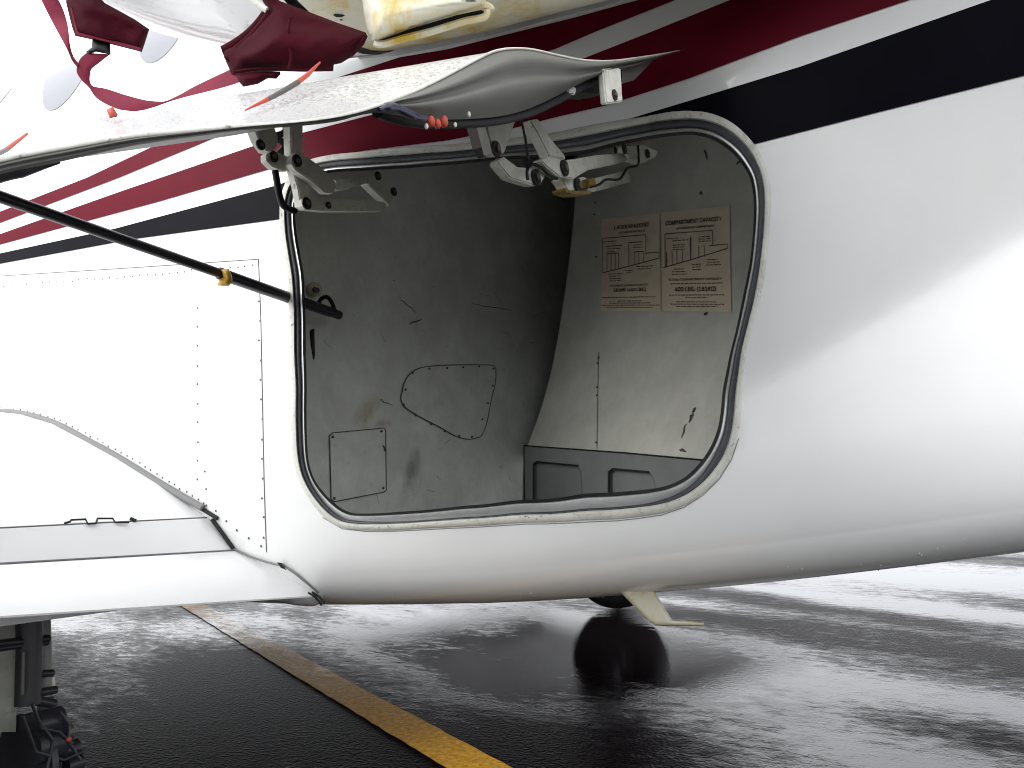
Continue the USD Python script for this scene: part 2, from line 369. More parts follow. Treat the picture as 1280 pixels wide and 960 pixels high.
def s_of(x, z):
    zb, zt = zb_f(x), zt_f(x)
    return np.degrees(np.arcsin(np.clip((z - (zb + zt) / 2) / ((zt - zb) / 2), -1, 1)))
def skin_map(u, s, off=0.0):
    zb, zt = zb_f(u), zt_f(u); z = (zb + zt) / 2 + (zt - zb) / 2 * np.sin(np.radians(s))
    return np.stack([u, y_skin(u, z, off), z], 1)
def skin_normals(u, s):
    e = 1e-3; du = skin_map(u + e, s) - skin_map(u - e, s); ds = skin_map(u, np.clip(s + .1, -90, 90)) - skin_map(u, np.clip(s - .1, -90, 90))
    n = np.cross(du, ds); L = np.linalg.norm(n, axis=1, keepdims=True); n /= np.maximum(L, 1e-12)
    n[n[:, 1] > 0.999] *= -1
    return n
def skin_sheet(px_poly, off, name, m, parent, du=.05, ds=2.5, step=12.0, label=None):
    """a thin sheet lying on the skin inside a traced outline"""
    q = dense(px_poly, step); p = skin_ray(q[:, 0], q[:, 1]); p = p[~np.isnan(p[:, 0])]
    pg = Polygon(np.stack([p[:, 0], s_of(p[:, 0], p[:, 2])], 1)).buffer(0)
    v, f = grid_poly(pg, du, ds)
    return objn(name, skin_map(v[:, 0], v[:, 1], off), f, skin_normals(v[:, 0], v[:, 1]), m, parent, label=label)
def skin_line(px_pts, w, off, name, m, parent, n=40):
    """a narrow painted or open joint following the skin"""
    q = dense(px_pts, 10, closed=False); p = skin_ray(q[:, 0], q[:, 1], off)
    return obj(name, tube(p, w / 2, 6), m, parent)

# ---------------------------------------------------------------- the opening outline (traced), by angle about its middle
OC = np.array([660.0, 410.0])
OUT = arr([(384,200),(403,195),(455,189),(520,183),(580,179),(630,174),(685,167),(734,157),(798,146.5),(857,138),(892,142),(920,156),(942,178),(954,201),(962,229),(963,257),(962,281),(958,322),(950,375),(940,412),(933,442),(928,490),(926,520),(922,548),(913,574),(897,599),(872,622),(838,639),(805,645),(780,648),(720,651),(660,653),(600,657),(540,660),(465,663),(440,662),(417,656),(400,642),(385,622),(372,597),(366,572),(364,540),(363,470),(361.5,403),(359.5,358),(354,319),(350,290),(349,268),(351,243),(358,224),(366,212)])
INN = arr([(410,216),(455,213),(520,209),(580,204),(617,200),(660,198),(720,194),(782,179),(839,170),(867,168),(895,176),(920,195),(936,217),(942,245),(941,295),(937,332),(929,370),(920,414),(911,450),(905,480),(901,517),(896,542),(882,570),(863,592),(836,607),(811,612),(780,615),(720,619),(660,625),(590,632),(515,639),(460,642),(435,641),(415,627),(397,607),(387,585),(384,560),(383,520),(383,470),(382,414),(380,347),(376,324),(372,302),(369,276),(369,255),(374,238),(386,224)])
NTH = 420
def by_angle(pts):
    d = pts - OC; th = np.arctan2(d[:, 1], d[:, 0]); r = np.linalg.norm(d, axis=1); o = np.argsort(th); th, r = th[o], r[o]
    th3, r3 = np.r_[th - 2 * math.pi, th, th + 2 * math.pi], np.r_[r, r, r]
    return PchipInterpolator(th3, r3)
ro_f, ri_f = by_angle(OUT), by_angle(INN)
# even spacing along the outline
tt = np.linspace(-math.pi, math.pi, 4000, endpoint=False)
cc = np.stack([np.cos(tt), np.sin(tt)], 1) * ro_f(tt)[:, None]
dd = np.r_[0, np.cumsum(np.linalg.norm(np.diff(cc, axis=0), axis=1))]
TH = np.interp(np.linspace(0, dd[-1], NTH, endpoint=False), dd, tt)
RO, RI = ro_f(TH), ri_f(TH)
ker = np.exp(-np.linspace(-2, 2, 11) ** 2); ker /= ker.sum()
smooth_per = lambda r: np.convolve(np.r_[r[-5:], r, r[:5]], ker, 'valid')
RO, RI = smooth_per(RO), smooth_per(RI)
def ring_px(f): 
    r = RO + np.broadcast_to(f, NTH) * (RI - RO); return OC + np.stack([np.cos(TH), np.sin(TH)], 1) * r[:, None]
def ring(f, off):
    q = ring_px(f); return skin_ray(q[:, 0], q[:, 1], off)

# ---------------------------------------------------------------- AIRPLANE
plane = thing('airplane', 'white business jet with maroon and black stripes, its rear baggage door open', 'airplane')

hole3 = ring(0.22, 0.0)
hole = Polygon(np.stack([hole3[:, 0], s_of(hole3[:, 0], hole3[:, 2])], 1))
dom = Polygon(dense([(-8.9, -89.9), (4.4, -89.9), (4.4, 89.9), (-8.9, 89.9)], .5)).difference(hole)
v, f = grid_poly(dom, .05, 2.5)
P, N = skin_map(v[:, 0], v[:, 1]), skin_normals(v[:, 0], v[:, 1])
# far side, mirrored
v2, f2 = grid_poly(Polygon([(-8.9, -89.9), (4.4, -89.9), (4.4, 89.9), (-8.9, 89.9)]), .2, 6.0)
P2, N2 = skin_map(v2[:, 0], v2[:, 1]), skin_normals(v2[:, 0], v2[:, 1])
P2[:, 1] = 2 * YC - P2[:, 1]; N2[:, 1] *= -1
fus = objn('fuselage', np.vstack([P, P2]), np.vstack([f, f2[:, ::-1] + len(P)]), np.vstack([N, N2]), 'white', plane)

# stripes (painted, each a band of its own)
RED1 = [(-260,345),(-60,284),(0,265),(110,222),(207,176),(300,140),(420,98),(500,72),(560,62),(640,42),(720,22),(800,0),(860,-16),(1100,-90),(1130,-90),(846,0),(745,40),(694,62),(600,88),(480,118),(400,136),(296,161),(150,222),(0,279),(-60,299),(-260,353)]
RED2 = [(-260,362),(-60,308),(0,293),(150,240),(322,181),(480,140),(600,106),(731,73),(815,40),(914,0),(1180,-105),(1480,-105),(1138,0),(1000,46),(860,99),(759,132),(691,148),(637,162),(590,170),(560,176),(460,188),(380,201),(336,212),(200,252),(0,306),(-60,320),(-260,366)]
BLK = [(-260,368),(-60,327),(0,317),(144,286),(346,232),(420,206),(560,192),(700,172),(790,148),(860,127),(1000,84),(1240,0),(1600,-125),(1800,-195),(1800,-45),(1600,10),(1280,95),(1100,140),(945,180),(700,215),(500,250),(345,275),(168,299),(0,330),(-60,338),(-260,372)]
hole_px = Polygon(ring_px(0.1))
def stripe(px_poly, m, label):
    pg = Polygon(px_poly).buffer(0).difference(hole_px)
    for g in sorted(getattr(pg, 'geoms', [pg]), key=lambda g: g.bounds[0]):
        if g.area > 200: skin_sheet(np.asarray(g.exterior.coords)[:-1], .0022, 'stripe', m, fus, step=10.0, label=label)
stripe(RED1, 'red', 'upper maroon stripe'); stripe(RED2, 'red', 'lower maroon stripe'); stripe(BLK, 'black', 'black stripe')

# panel joints and rivets on the skin
skin_line([(-20, 346), (0, 345), (160, 335), (323, 324)], .0035, .0003, 'panel_joint', 'seam', fus)
skin_line([(323, 324), (326, 400), (328, 500), (330, 600), (333, 690)], .0035, .0003, 'panel_joint', 'seam', fus)
riv = []
def rivet_row(pts, n, r=.0036, jig=0.7):
    q = resample(dense(pts, 5, closed=False), n); q = q + rng.normal(0, jig, q.shape)
    for p in skin_ray(q[:, 0], q[:, 1], .0):
        if np.isnan(p[0]): continue
        c = trimesh.creation.icosphere(1, r); c.apply_scale([1, .22, 1]); c.apply_translation(p + [0, -.0006, 0]); riv.append((c.vertices, c.faces))
rivet_row([(247, 385), (247, 500), (248, 600)], 10); rivet_row([(324, 352), (327, 500), (329, 672)], 14)
rivet_row([(5, 357), (160, 346), (316, 332)], 34, .003); rivet_row([(256, 590), (258, 632)], 3); rivet_row([(270, 640), (300, 664), (327, 682)], 5)
rivet_row([(0, 510), (30, 513), (75, 525), (115, 546), (155, 567), (205, 598), (255, 628)], 34, .0034)
obj('rivets', join(riv), 'steel', fus, label='rows of small rivets along the skin joints', kind='stuff')
# beads of rain hanging along the belly
bead = []
for k in range(80):
    x = rng.uniform(-1.75, .35); s = rng.uniform(-86, -70)
    p = skin_map(arr([x]), arr([s]))[0]; n = skin_normals(arr([x]), arr([s]))[0]
    c = trimesh.creation.icosphere(1, rng.uniform(.0006, .0014)); c.apply_translation(p + n * .0006); bead.append((c.vertices, c.faces))
obj('rain_beads', join(bead), 'drop', fus, label='beads of rain along the belly edge', kind='stuff')

# cabin windows
def ellipse_px(cx, cy, a, b, ang, n=40):
    t = np.linspace(0, 2 * math.pi, n, endpoint=False); c, s = math.cos(ang), math.sin(ang)
    return np.stack([cx + a * np.cos(t) * c - b * np.sin(t) * s, cy + a * np.cos(t) * s + b * np.sin(t) * c], 1)
for cx, cy, A_, B_, top in ((-4, 112, 66, 14, (44, -55)), (88, 80, 64, 22, (28, -57)), (209, 22, 62, 25, (26, -55))):
    skin_sheet(ellipse_px(cx, cy, A_, B_, math.atan2(top[1], top[0])), .002, 'cabin_window', 'window', plane, step=6)

# ---- door frame rings
frame = obj('door_frame', strip([ring(0.0, .0005), ring(.03, .004), ring(.16, .0075), ring(.30, .006), ring(.36, -.004)]), 'lip', plane, smooth=50, label='worn cream lip round the baggage door opening')
bot = np.clip((np.sin(TH) - .55) / .3, 0, 1)
f2a = .70 - .26 * bot
obj('rubber_seal', strip([ring(.36, -.004), ring((.36 + f2a) / 2 * .98, -.002), ring(f2a - .03, -.006), ring(f2a, -.014)]), 'rubber', frame, smooth=50)
obj('metal_strip', strip([ring(f2a, -.014), ring(f2a + .02, -.009), ring(.84, -.009), ring(.87, -.016)]), 'silver', frame, smooth=50)
obj('inner_seal', strip([ring(.87, -.016), ring(.9, -.022), ring(.93, -.05), ring(1.0, -.065), ring(1.02, -.11)]), 'blackrub', frame, smooth=50)
# outer joint line below
qb = ring_px(-.06); sel = np.where((np.sin(TH) > .45) & (np.cos(TH) > -.75))[0]
skin_line(qb[sel][::6], .0022, .0002, 'sealant_line', 'seam', frame)

# ---- baggage compartment
comp = tag(UsdGeom.Xform.Define(stage, '/World/airplane/baggage_compartment').GetPrim(), 'grey lined baggage compartment')
W1a, W1b = arr([-1.88, 1.80]), arr([-1.28, 3.22])
w1n = arr([(W1b - W1a)[1], -(W1b - W1a)[0]])                       # plane normal (xy)
def wq_depth(px, py):                                           # line along which the side liner starts
    r = ray(px, py); return (w1n @ W1a) / (r[..., :2] @ w1n)
B1a, B1b = arr([-1.86, 1.78]), arr([-1.66, 3.50]); b1n = arr([(B1b - B1a)[1], -(B1b - B1a)[0]])
def w1_depth(px, py):
    r = ray(px, py); return (b1n @ B1a) / (r[..., :2] @ b1n)
CURV = arr([(722, 60), (723, 160), (721, 215), (718, 260), (712, 320), (704, 380), (692, 450), (678, 505), (660, 556), (648, 590), (632, 650), (612, 720)])
cur_f = PchipInterpolator(CURV[:, 1], CURV[:, 0])
KAP = 0.00036
def w2_depth(px, py):
    c = cur_f(py); return 1 / (1 / wq_depth(c, py) + KAP * (px - c) + 2.2e-7 * (px - c) ** 2)
def wall(poly, dfun, name, m, parent, step=16.0, push=1.0, smooth=40, label=None, clip=True):
    pg = Polygon(dense(poly, 10)).buffer(0); v, f = grid_poly(pg, step, step)
    p = at_depth(v[:, 0], v[:, 1], dfun(v[:, 0], v[:, 1]) * push)
    if clip:
        ok = p[:, 1] > y_skin(p[:, 0], p[:, 2]) + .02
        f = f[ok[f].all(1)]
    return obj(name, (p, f), m, parent, smooth=smooth, label=label)
cy = np.linspace(60, 720, 40)
cpts = np.stack([cur_f(cy), cy], 1)
wall(np.vstack([[(330, 60)], cpts + [26, 0], [(330, 720)]]), w1_depth, 'bulkhead', 'liner', comp)
cp2 = cpts[cpts[:, 1] < 574]
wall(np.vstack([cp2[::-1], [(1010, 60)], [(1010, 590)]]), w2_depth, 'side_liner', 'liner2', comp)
e0, e1 = at_depth(cpts[:, 0], cpts[:, 1], wq_depth(cpts[:, 0], cpts[:, 1])), at_depth(cpts[:, 0] + 3, cpts[:, 1], w1_depth(cpts[:, 0] + 3, cpts[:, 1]))
e0, e1 = e0[cpts[:, 1] < 572], e1[cpts[:, 1] < 572]
obj('liner_return', strip([e0, e1], closed=False), 'liner', comp)
def hplane(z, name):
    """floor or ceiling between walls and skin"""
    pts = []
    for px in np.linspace(352, 722, 12):
        lo = at_depth(arr([px]), arr([400.]), w1_depth(arr([px]), arr([400.])))[0]; pts.append(lo[:2])
    for px in np.linspace(722, 1010, 8):
        pts.append(at_depth(arr([px]), arr([300. if z > H else 600.]), w2_depth(arr([px]), arr([300. if z > H else 600.])))[0][:2] + [0, .06])
    for x in np.linspace(-.30, -1.72, 12): pts.append((x, float(y_skin(x, z)) + .03))
    v, f = tri_poly(Polygon(pts).buffer(0)); obj(name, (np.c_[v, np.full(len(v), z)], f), 'groove', comp)
hplane(H + 1.5, 'ceiling'); hplane(H - .13, 'floor')
# aft closing wall
pa = at_depth(arr([1005.]), arr([400.]), w2_depth(arr([1005.]), arr([400.])))[0]
zz = np.linspace(H - .13, H + 1.5, 8)
V = np.vstack([np.c_[np.full(8, pa[0]), np.full(8, pa[1]), zz], np.c_[np.full(8, -.28), y_skin(np.full(8, -.28), zz) + .03, zz]])
obj('end_wall', (V, np.array([[i, i + 1, i + 9, i + 8] for i in range(7)])), 'liner', comp)

# low beam with two pressed pockets at the aft foot
def beam_depth(px, py): return w2_depth(px, np.full_like(px, 556.0)) * .975
pk1 = [(667, 580), (671, 577), (722, 581), (727, 590), (731, 650), (731, 700), (667, 700)]
pk2 = [(761, 590), (766, 586), (812, 590), (818, 598), (826, 640), (826, 700), (761, 700)]
face = Polygon([(655, 557), (780, 566), (900, 577), (960, 583), (960, 705), (650, 705)]).difference(Polygon(pk1)).difference(Polygon(pk2))
v, f = grid_poly(face, 12, 12)
top = dense([(655, 557), (780, 566), (960, 583)], 12, closed=False)
ta, tb = at_depth(top[:, 0], top[:, 1], beam_depth(top[:, 0], top[:, 1])), at_depth(top[:, 0], top[:, 1] + 1, w2_depth(top[:, 0], top[:, 1]) * 1.01)
beam = obj('floor_beam', join([(at_depth(v[:, 0], v[:, 1], beam_depth(v[:, 0], v[:, 1])), f), strip([ta, tb], closed=False)]), 'beam', comp, smooth=30)
for pk in (pk1, pk2):
    q = dense(pk, 6); a0 = at_depth(q[:, 0], q[:, 1], beam_depth(q[:, 0], q[:, 1])); a1 = at_depth(q[:, 0], q[:, 1], beam_depth(q[:, 0], q[:, 1]) * 1.007)
    c = Polygon(pk); v, f = grid_poly(c, 12, 12)
    a1 = at_depth(q[:, 0] * .94 + .06 * c.centroid.x, q[:, 1] * .97 + .03 * 620, beam_depth(q[:, 0], q[:, 1]) * 1.008)
    vb = at_depth(v[:, 0], v[:, 1], beam_depth(v[:, 0], v[:, 1]) * 1.008)
    obj('pocket', join([strip([a0, a1]), (vb, f)]), 'beam', comp, smooth=25)
def wall_line(pts, w, dfun, name, m, parent, closed=False, push=.9985):
    q = dense(pts, 6, closed=closed); p = at_depth(q[:, 0], q[:, 1], dfun(q[:, 0], q[:, 1]) * push)
    return obj(name, tube(p, w / 2, 6, closed=closed), m, parent)
wall_line([(655, 557), (780, 566), (900, 577)], .006, beam_depth, 'beam_edge', 'groove', comp, push=1.0)
wall_line([(655, 557), (656, 640)], .006, beam_depth, 'beam_edge', 'groove', comp, push=1.0)
wall_line([(667, 640), (667, 580), (671, 577), (724, 582)], .008, beam_depth, 'pocket_edge', 'groove', comp, push=1.001)
wall_line([(761, 640), (761, 590), (766, 586), (812, 590)], .008, beam_depth, 'pocket_edge', 'groove', comp, push=1.001)
# stains with a place of their own on the bulkhead
def stain_patch(px, py, a, b, ang, col, k):
    nm = f'stain_look_{k}'
    M[nm] = usdkit.material(stage, f'/World/Looks/{nm}', {
        'u': ('attribute', {'attribute': 'fade'}), 'g': ('geometry', {}), 'n': ('noise_texture', {'scale': 22.0, 'detail': 6.0, 'roughness': 0.7}),
        'm': ('math', {'math_type': 'multiply'}), 'r': ('map_range', {'from_min': 0.12, 'from_max': 0.75, 'to_min': 0.0, 'to_max': 0.42, 'clamp': True}),
        't': ('transparent_bsdf', {}), 'd': ('diffuse_bsdf', {'color': col}), 'x': ('mix_closure', {})},
        [('g.position', 'n.vector'), ('u.fac', 'm.value1'), ('n.fac', 'm.value2'), ('m.value', 'r.value'), ('r.result', 'x.fac'), ('t.BSDF', 'x.closure1'), ('d.BSDF', 'x.closure2')], surface='x.closure')
    v, f = grid_poly(Polygon(ellipse_px(px, py, a, b, ang)), 4, 4)
    c_, s_ = math.cos(ang), math.sin(ang); d = v - [px, py]
    e = np.hypot((d[:, 0] * c_ + d[:, 1] * s_) / a, (-d[:, 0] * s_ + d[:, 1] * c_) / b)
    o_ = obj('stain', (at_depth(v[:, 0], v[:, 1], w1_depth(v[:, 0], v[:, 1]) * .9985), f), nm, comp, smooth=False)
    UsdGeom.PrimvarsAPI(o_).CreatePrimvar('fade', Sdf.ValueTypeNames.FloatArray, 'vertex').Set(Vt.FloatArray.FromNumpy(np.clip(1.5 * (1 - e), 0, 1.2).astype(np.float32)))
for k, a in enumerate(((458, 516, 34, 18, -1.0, (.30, .25, .10)), (515, 590, 44, 13, -1.35, (.09, .085, .045)), (478, 530, 16, 10, 0, (.28, .20, .13)), (520, 610, 26, 9, -1.2, (.62, .60, .48)), (430, 420, 40, 90, 0.1, (.70, .71, .66)))):
    stain_patch(*a, k)
# access panels on the bulkhead
def screw(px, py, dfun, parent, r=.0065, push=.997):
    c = at_depth(arr([px]), arr([py]), dfun(arr([px]), arr([py])) * push)[0]
    s = trimesh.creation.icosphere(1, r); s.apply_scale(.7); s.apply_translation(c); return obj('screw', s, 'outline', parent)
tear = spline([(503, 490), (501, 498), (504, 506), (520, 518), (550, 534), (572, 546), (585, 549), (600, 546), (608, 530), (614, 500), (620, 470), (620, 460), (612, 456), (580, 456), (545, 457), (525, 460), (512, 468), (505, 480), (503, 490)], 70)[:-1]
tp = wall(tear, w1_depth, 'access_panel', 'liner', comp, push=.998, clip=False, label='rounded access panel')
wall_line(tear, .0036, w1_depth, 'panel_edge', 'outline', tp, closed=True, push=.9975)
for q in ((507, 487), (505, 506), (520, 519), (539, 530), (556, 539), (574, 545), (590, 546), (603, 524), (610, 504), (616, 482), (617, 461), (599, 458), (579, 459), (559, 460), (537, 461), (516, 466)): screw(*q, w1_depth, tp, .006)
sq = [(412, 545), (416, 541), (480, 535), (482, 538), (483, 612), (480, 615), (418, 627), (414, 624)]
sp = wall(sq, w1_depth, 'access_panel', 'liner', comp, push=.998, clip=False, label='square access panel')
wall_line(sq, .0036, w1_depth, 'panel_edge', 'outline', sp, closed=True, push=.9975)
for q in ((416, 546), (477, 539), (418, 623), (479, 610)): screw(*q, w1_depth, sp)
# riveted seam on the side liner
wall_line([(748, 440), (747, 500), (746, 560)], .0028, w2_depth, 'liner_joint', 'beam', comp)
for q in ((748, 447), (747, 454), (746, 484), (746, 494), (745, 553), (745, 321), (743, 268), (744, 253)): screw(*q, w2_depth, comp, .0055)
# scuffs
def scuff(a, b, w, dfun):
    q = np.linspace(a, b, 8); q += rng.normal(0, .6, q.shape); p = at_depth(q[:, 0], q[:, 1], dfun(q[:, 0], q[:, 1]) * .9985)
    return (tube(p, w * np.sin(np.linspace(.3, 2.9, 8)) + .0003, 5))
sc = []
for a, b, w in (((512, 405), (528, 399), .002), ((478, 556), (482, 566), .004), ((862, 528), (866, 516), .0045), ((866, 516), (869, 510), .004), ((850, 562), (857, 564), .004), ((857, 530), (852, 548), .002), ((881, 187), (884, 200), .003), ((920, 206), (926, 200), .003), ((875, 241), (877, 243), .004), ((500, 374), (520, 390), .0012), ((590, 380), (640, 388), .0015), ((475, 500), (490, 506), .0015), ((880, 393), (884, 391), .004)):
    sc.append(scuff(arr(a), arr(b), w, w1_depth if a[0] < 700 else w2_depth))
for k in range(26):
    a = arr([rng.uniform(395, 690), rng.uniform(330, 620)]); l = rng.uniform(2, 16); an = rng.uniform(0, 3.1); sc.append(scuff(a, a + l * arr([math.cos(an), math.sin(an)]), rng.uniform(.0001, .0004), w1_depth))
obj('scuff_marks', join(sc), 'outline', comp, label='dark scuffs on the liner', kind='stuff')
# placards
def placard(cs, name, label):
    cs = arr(cs)
    def m(u, v):
        u, v = np.asarray(u)[..., None], np.asarray(v)[..., None]
        return (cs[0] * (1 - u) + cs[1] * u) * (1 - v) + (cs[3] * (1 - u) + cs[2] * u) * v
    wall(dense(cs, 20), w2_depth, name, 'placard', comp, push=.998, step=18, clip=False, label=label)
    def put(uv, f, nm, lab=None):
        q = m(uv[:, 0], uv[:, 1]); return obj(nm, (at_depth(q[:, 0], q[:, 1], w2_depth(q[:, 0], q[:, 1]) * .9965), f), 'ink', comp, smooth=False, label=lab)
    def text(s, u, v, h, bold, w=None):
        t = meshkit.text_mesh(s, h, .0005, bold); b = t.bounds; asp = np.linalg.norm(cs[3] - cs[0]) / np.linalg.norm(cs[1] - cs[0])
        W = w or (b[1, 0] - b[0, 0]) * asp; x = (t.vertices[:, 0] - (b[0, 0] + b[1, 0]) / 2) / (b[1, 0] - b[0, 0]) * W + u
        put(np.stack([x, v - t.vertices[:, 1]], 1), t.faces, 'lettering', f'print reading {s}')
    def bars(lst):
        parts = []
        for u0, v0, u1, v1, t in lst:
            d = arr([u1 - u0, v1 - v0]); L = np.linalg.norm(d); nrm = arr([-d[1], d[0]]) / max(L, 1e-9) * t
            k = max(1, int(L / .2)); s = np.linspace(0, 1, k + 1)[:, None]; a = arr([u0, v0]) + s * d
            parts.append(strip([a - nrm, a + nrm], closed=False))
        vv, ff = join(parts); put(vv, ff, 'printed_diagram')
    return text, bars
def greek(rows):
    out = []
    for u0, u1, v, n in rows:
        r = random.Random(int(u0 * 1e4 + v * 1e3)); u = u0
        while u < u1:
            w = r.uniform(.025, .07); out.append((u, v, min(u + w, u1), v, .0042)); u += w + .012
    return out
tx, br = placard([(751.5, 274), (824.5, 266), (826, 389), (751, 389)], 'placard', 'tan load placard in German, left of the English one')
tx('LADEKAPAZITÄT', .52, .125, .036, True, .60); tx('HINTERER GEPÄCKRAUM', .52, .175, .018, True, .46)
br([(.02, .21, .76, .21, .004), (.02, .21, .02, .58, .004), (.76, .21, .76, .42, .004), (.02, .585, .98, .46, .005), (.98, .46, .98, .40, .004), (.76, .40, .98, .40, .004), (.47, .29, .47, .52, .004), (.10, .38, .10, .57, .004), (.17, .38, .17, .56, .004), (.24, .38, .24, .55, .004), (.30, .38, .30, .545, .004), (.10, .38, .30, .38, .004), (.57, .38, .57, .51, .004), (.64, .38, .64, .50, .004), (.72, .38, .72, .49, .004), (.57, .38, .72, .38, .004), (.08, .30, .36, .30, .004), (.46, .28, .70, .28, .004)]
   + greek([(.03, .26, .25, 1), (.10, .34, .33, 1), (.10, .24, .36, 1), (.55, .70, .31, 1), (.55, .70, .335, 1), (.12, .36, .60, 1), (.14, .34, .625, 1), (.14, .34, .65, 1), (.14, .34, .675, 1), (.40, .54, .57, 1), (.42, .50, .595, 1), (.60, .88, .535, 1), (.62, .84, .56, 1)])
   + greek([(.02, .92, .852, 1), (.28, .68, .892, 1), (.14, .84, .914, 1), (.02, .98, .937, 1), (.10, .86, .96, 1)]))
tx('GESAMTLADEKAPAZITÄT', .47, .735, .018, True, .66); tx('181KG (400 LBS.)', .48, .79, .034, True, .54)
tx, br = placard([(826.5, 265.5), (912, 257), (914, 390), (828, 389)], 'placard', 'tan load placard in English')
tx('COMPARTMENT CAPACITY', .47, .135, .040, True, .82); tx('AFT BAGGAGE COMPARTMENT', .50, .185, .020, True, .56)
br([(.05, .22, .74, .22, .004), (.05, .22, .05, .56, .004), (.74, .22, .74, .36, .004), (.02, .56, .96, .40, .005), (.70, .365, .96, .36, .004), (.96, .36, .96, .40, .004), (.07, .40, .07, .55, .004), (.15, .39, .15, .54, .004), (.22, .39, .22, .53, .004), (.30, .39, .30, .515, .004), (.54, .36, .54, .48, .004), (.62, .36, .62, .47, .004), (.42, .27, .42, .50, .006)]
   + greek([(.08, .24, .27, 1), (.16, .40, .295, 1), (.16, .34, .34, 1), (.16, .34, .362, 1), (.16, .34, .384, 1), (.54, .72, .275, 1), (.54, .72, .297, 1), (.54, .72, .319, 1), (.18, .32, .58, 1), (.15, .34, .605, 1), (.15, .36, .63, 1), (.44, .58, .54, 1), (.44, .56, .565, 1), (.44, .58, .59, 1), (.66, .80, .50, 1), (.66, .84, .525, 1), (.64, .86, .55, 1)])
   + greek([(.12, .88, .725, 1), (.10, .90, .838, 1), (.34, .66, .862, 1), (.20, .78, .905, 1), (.12, .90, .928, 1), (.20, .80, .95, 1)]))
tx('TOTAL COMPARTMENT CAPACITY', .48, .695, .022, True, .78); tx('400 LBS. (181KG)', .48, .80, .042, True, .60)
# ball stud, striker and dark latch box by the forward edge
def ball(px, py, d, r, name, m, parent, sc=(1, 1, 1)):
    s = trimesh.creation.icosphere(2, r); s.apply_scale(sc); s.apply_translation(at_depth(arr([px]), arr([py]), arr([d]))[0]); return obj(name, s, m, parent)
DB = float(w1_depth(arr([395.]), arr([362.]))[0])
M['chrome'] = mat('yellowed_chrome', (0.66, 0.62, 0.40), 0.25, coat=0.6)
stud = ball(393, 362, DB - .03, .024, 'ball_stud', 'chrome', comp)
obj('stud_nut', tube(at_depth(arr([390., 397.]), arr([361., 363.]), arr([DB - .035, DB - .06])), [.012, .009], 6), 'steel', comp)
inflate([(384, 412), (393, 411), (394, 452), (385, 454)], DB - .03, .012, 'latch_box', 'blackrub', comp, step=4, R=6)

# ---- hinges: gooseneck arms square to the fuselage
def C4(pts, s, ox, oy): return [(ox + a / s, oy + b / s) for a, b in pts]
h1 = tag(UsdGeom.Xform.Define(stage, '/World/airplane/door_hinge').GetPrim(), 'forward gooseneck door hinge'); used[('/World/airplane', 'door_hinge')] = 1
X1 = -1.50; c4 = lambda p: C4(p, 5.818, 300, 140)
plate(c4([(60,95),(120,85),(215,100),(248,190),(242,262),(200,300),(160,290),(110,222)]), X1 + .008, .030, h1, 'slotted_lug', 'hinge')
plate(c4([(88,118),(118,112),(132,168),(112,180)]), X1 + .0245, .004, h1, 'slot', 'bolt')
plate(c4([(168,318),(200,288),(270,305),(335,335),(375,395),(380,428),(280,432),(210,402),(172,362)]), X1 - .022, .024, h1, 'link_arm', 'hinge')
plate(c4([(338,80),(432,75),(432,300),(400,335),(345,335)]), X1 - .020, .028, h1, 'link_arm', 'hinge')
plate(c4([(365,318),(395,300),(430,305),(560,400),(650,480),(682,540),(662,596),(600,592),(490,500),(390,436),(352,385)]), X1 + .012, .024, h1, 'link_arm', 'hinge')
plate(c4([(540,430),(570,420),(655,490),(662,548),(620,560),(535,480)]), X1 + .0245, .004, h1, 'recess', 'lip')
plate(c4([(360,428),(395,425),(480,490),(492,600),(482,650),(442,702),(418,690),(398,560)]), X1 - .014, .024, h1, 'link_arm', 'hinge')
plate(c4([(432,690),(445,640),(478,622),(600,638),(960,652),(1035,662),(1042,700),(1010,726),(600,726),(450,712)]), X1 + .012, .026, h1, 'link_arm', 'hinge')
plate(c4([(610,655),(640,645),(668,655),(672,705),(640,715),(612,705)]), X1 + .026, .006, h1, 'boss', 'hinge')
plate(c4([(660,500),(760,490),(950,445),(965,500),(780,562),(660,582)]), X1 - .03, .03, h1, 'link_arm', 'hinge')
plate(c4([(900,530),(930,470),(1000,440),(1060,580),(1095,620),(1062,692),(1020,645)]), X1 - .045, .03, h1, 'mounting_bracket', 'hinge')
for q, dx, r in (((145,240), .024, .010), ((240,325), -.008, .011), ((410,355), .025, .012), ((480,665), .026, .012), ((640,680), .029, .007), ((1000,465), -.028, .010), ((1115,580), -.03, .010)):
    p = c4([q])[0]; bolt(p[0], p[1], X1 + dx, r, .008, h1)
q = arr(c4([(255,425),(268,500),(290,620),(325,690),(400,722)])); obj('drain_hose', tube(spline(at_x(q[:, 0], q[:, 1], X1 + .02), 24), .0085), 'blackrub', h1, smooth=60)
q = arr(c4([(340,80),(330,140),(250,180),(330,235),(275,310)])); obj('cable', tube(spline(at_x(q[:, 0], q[:, 1], X1 - .06), 24), .0095), 'blackrub', h1, smooth=60)

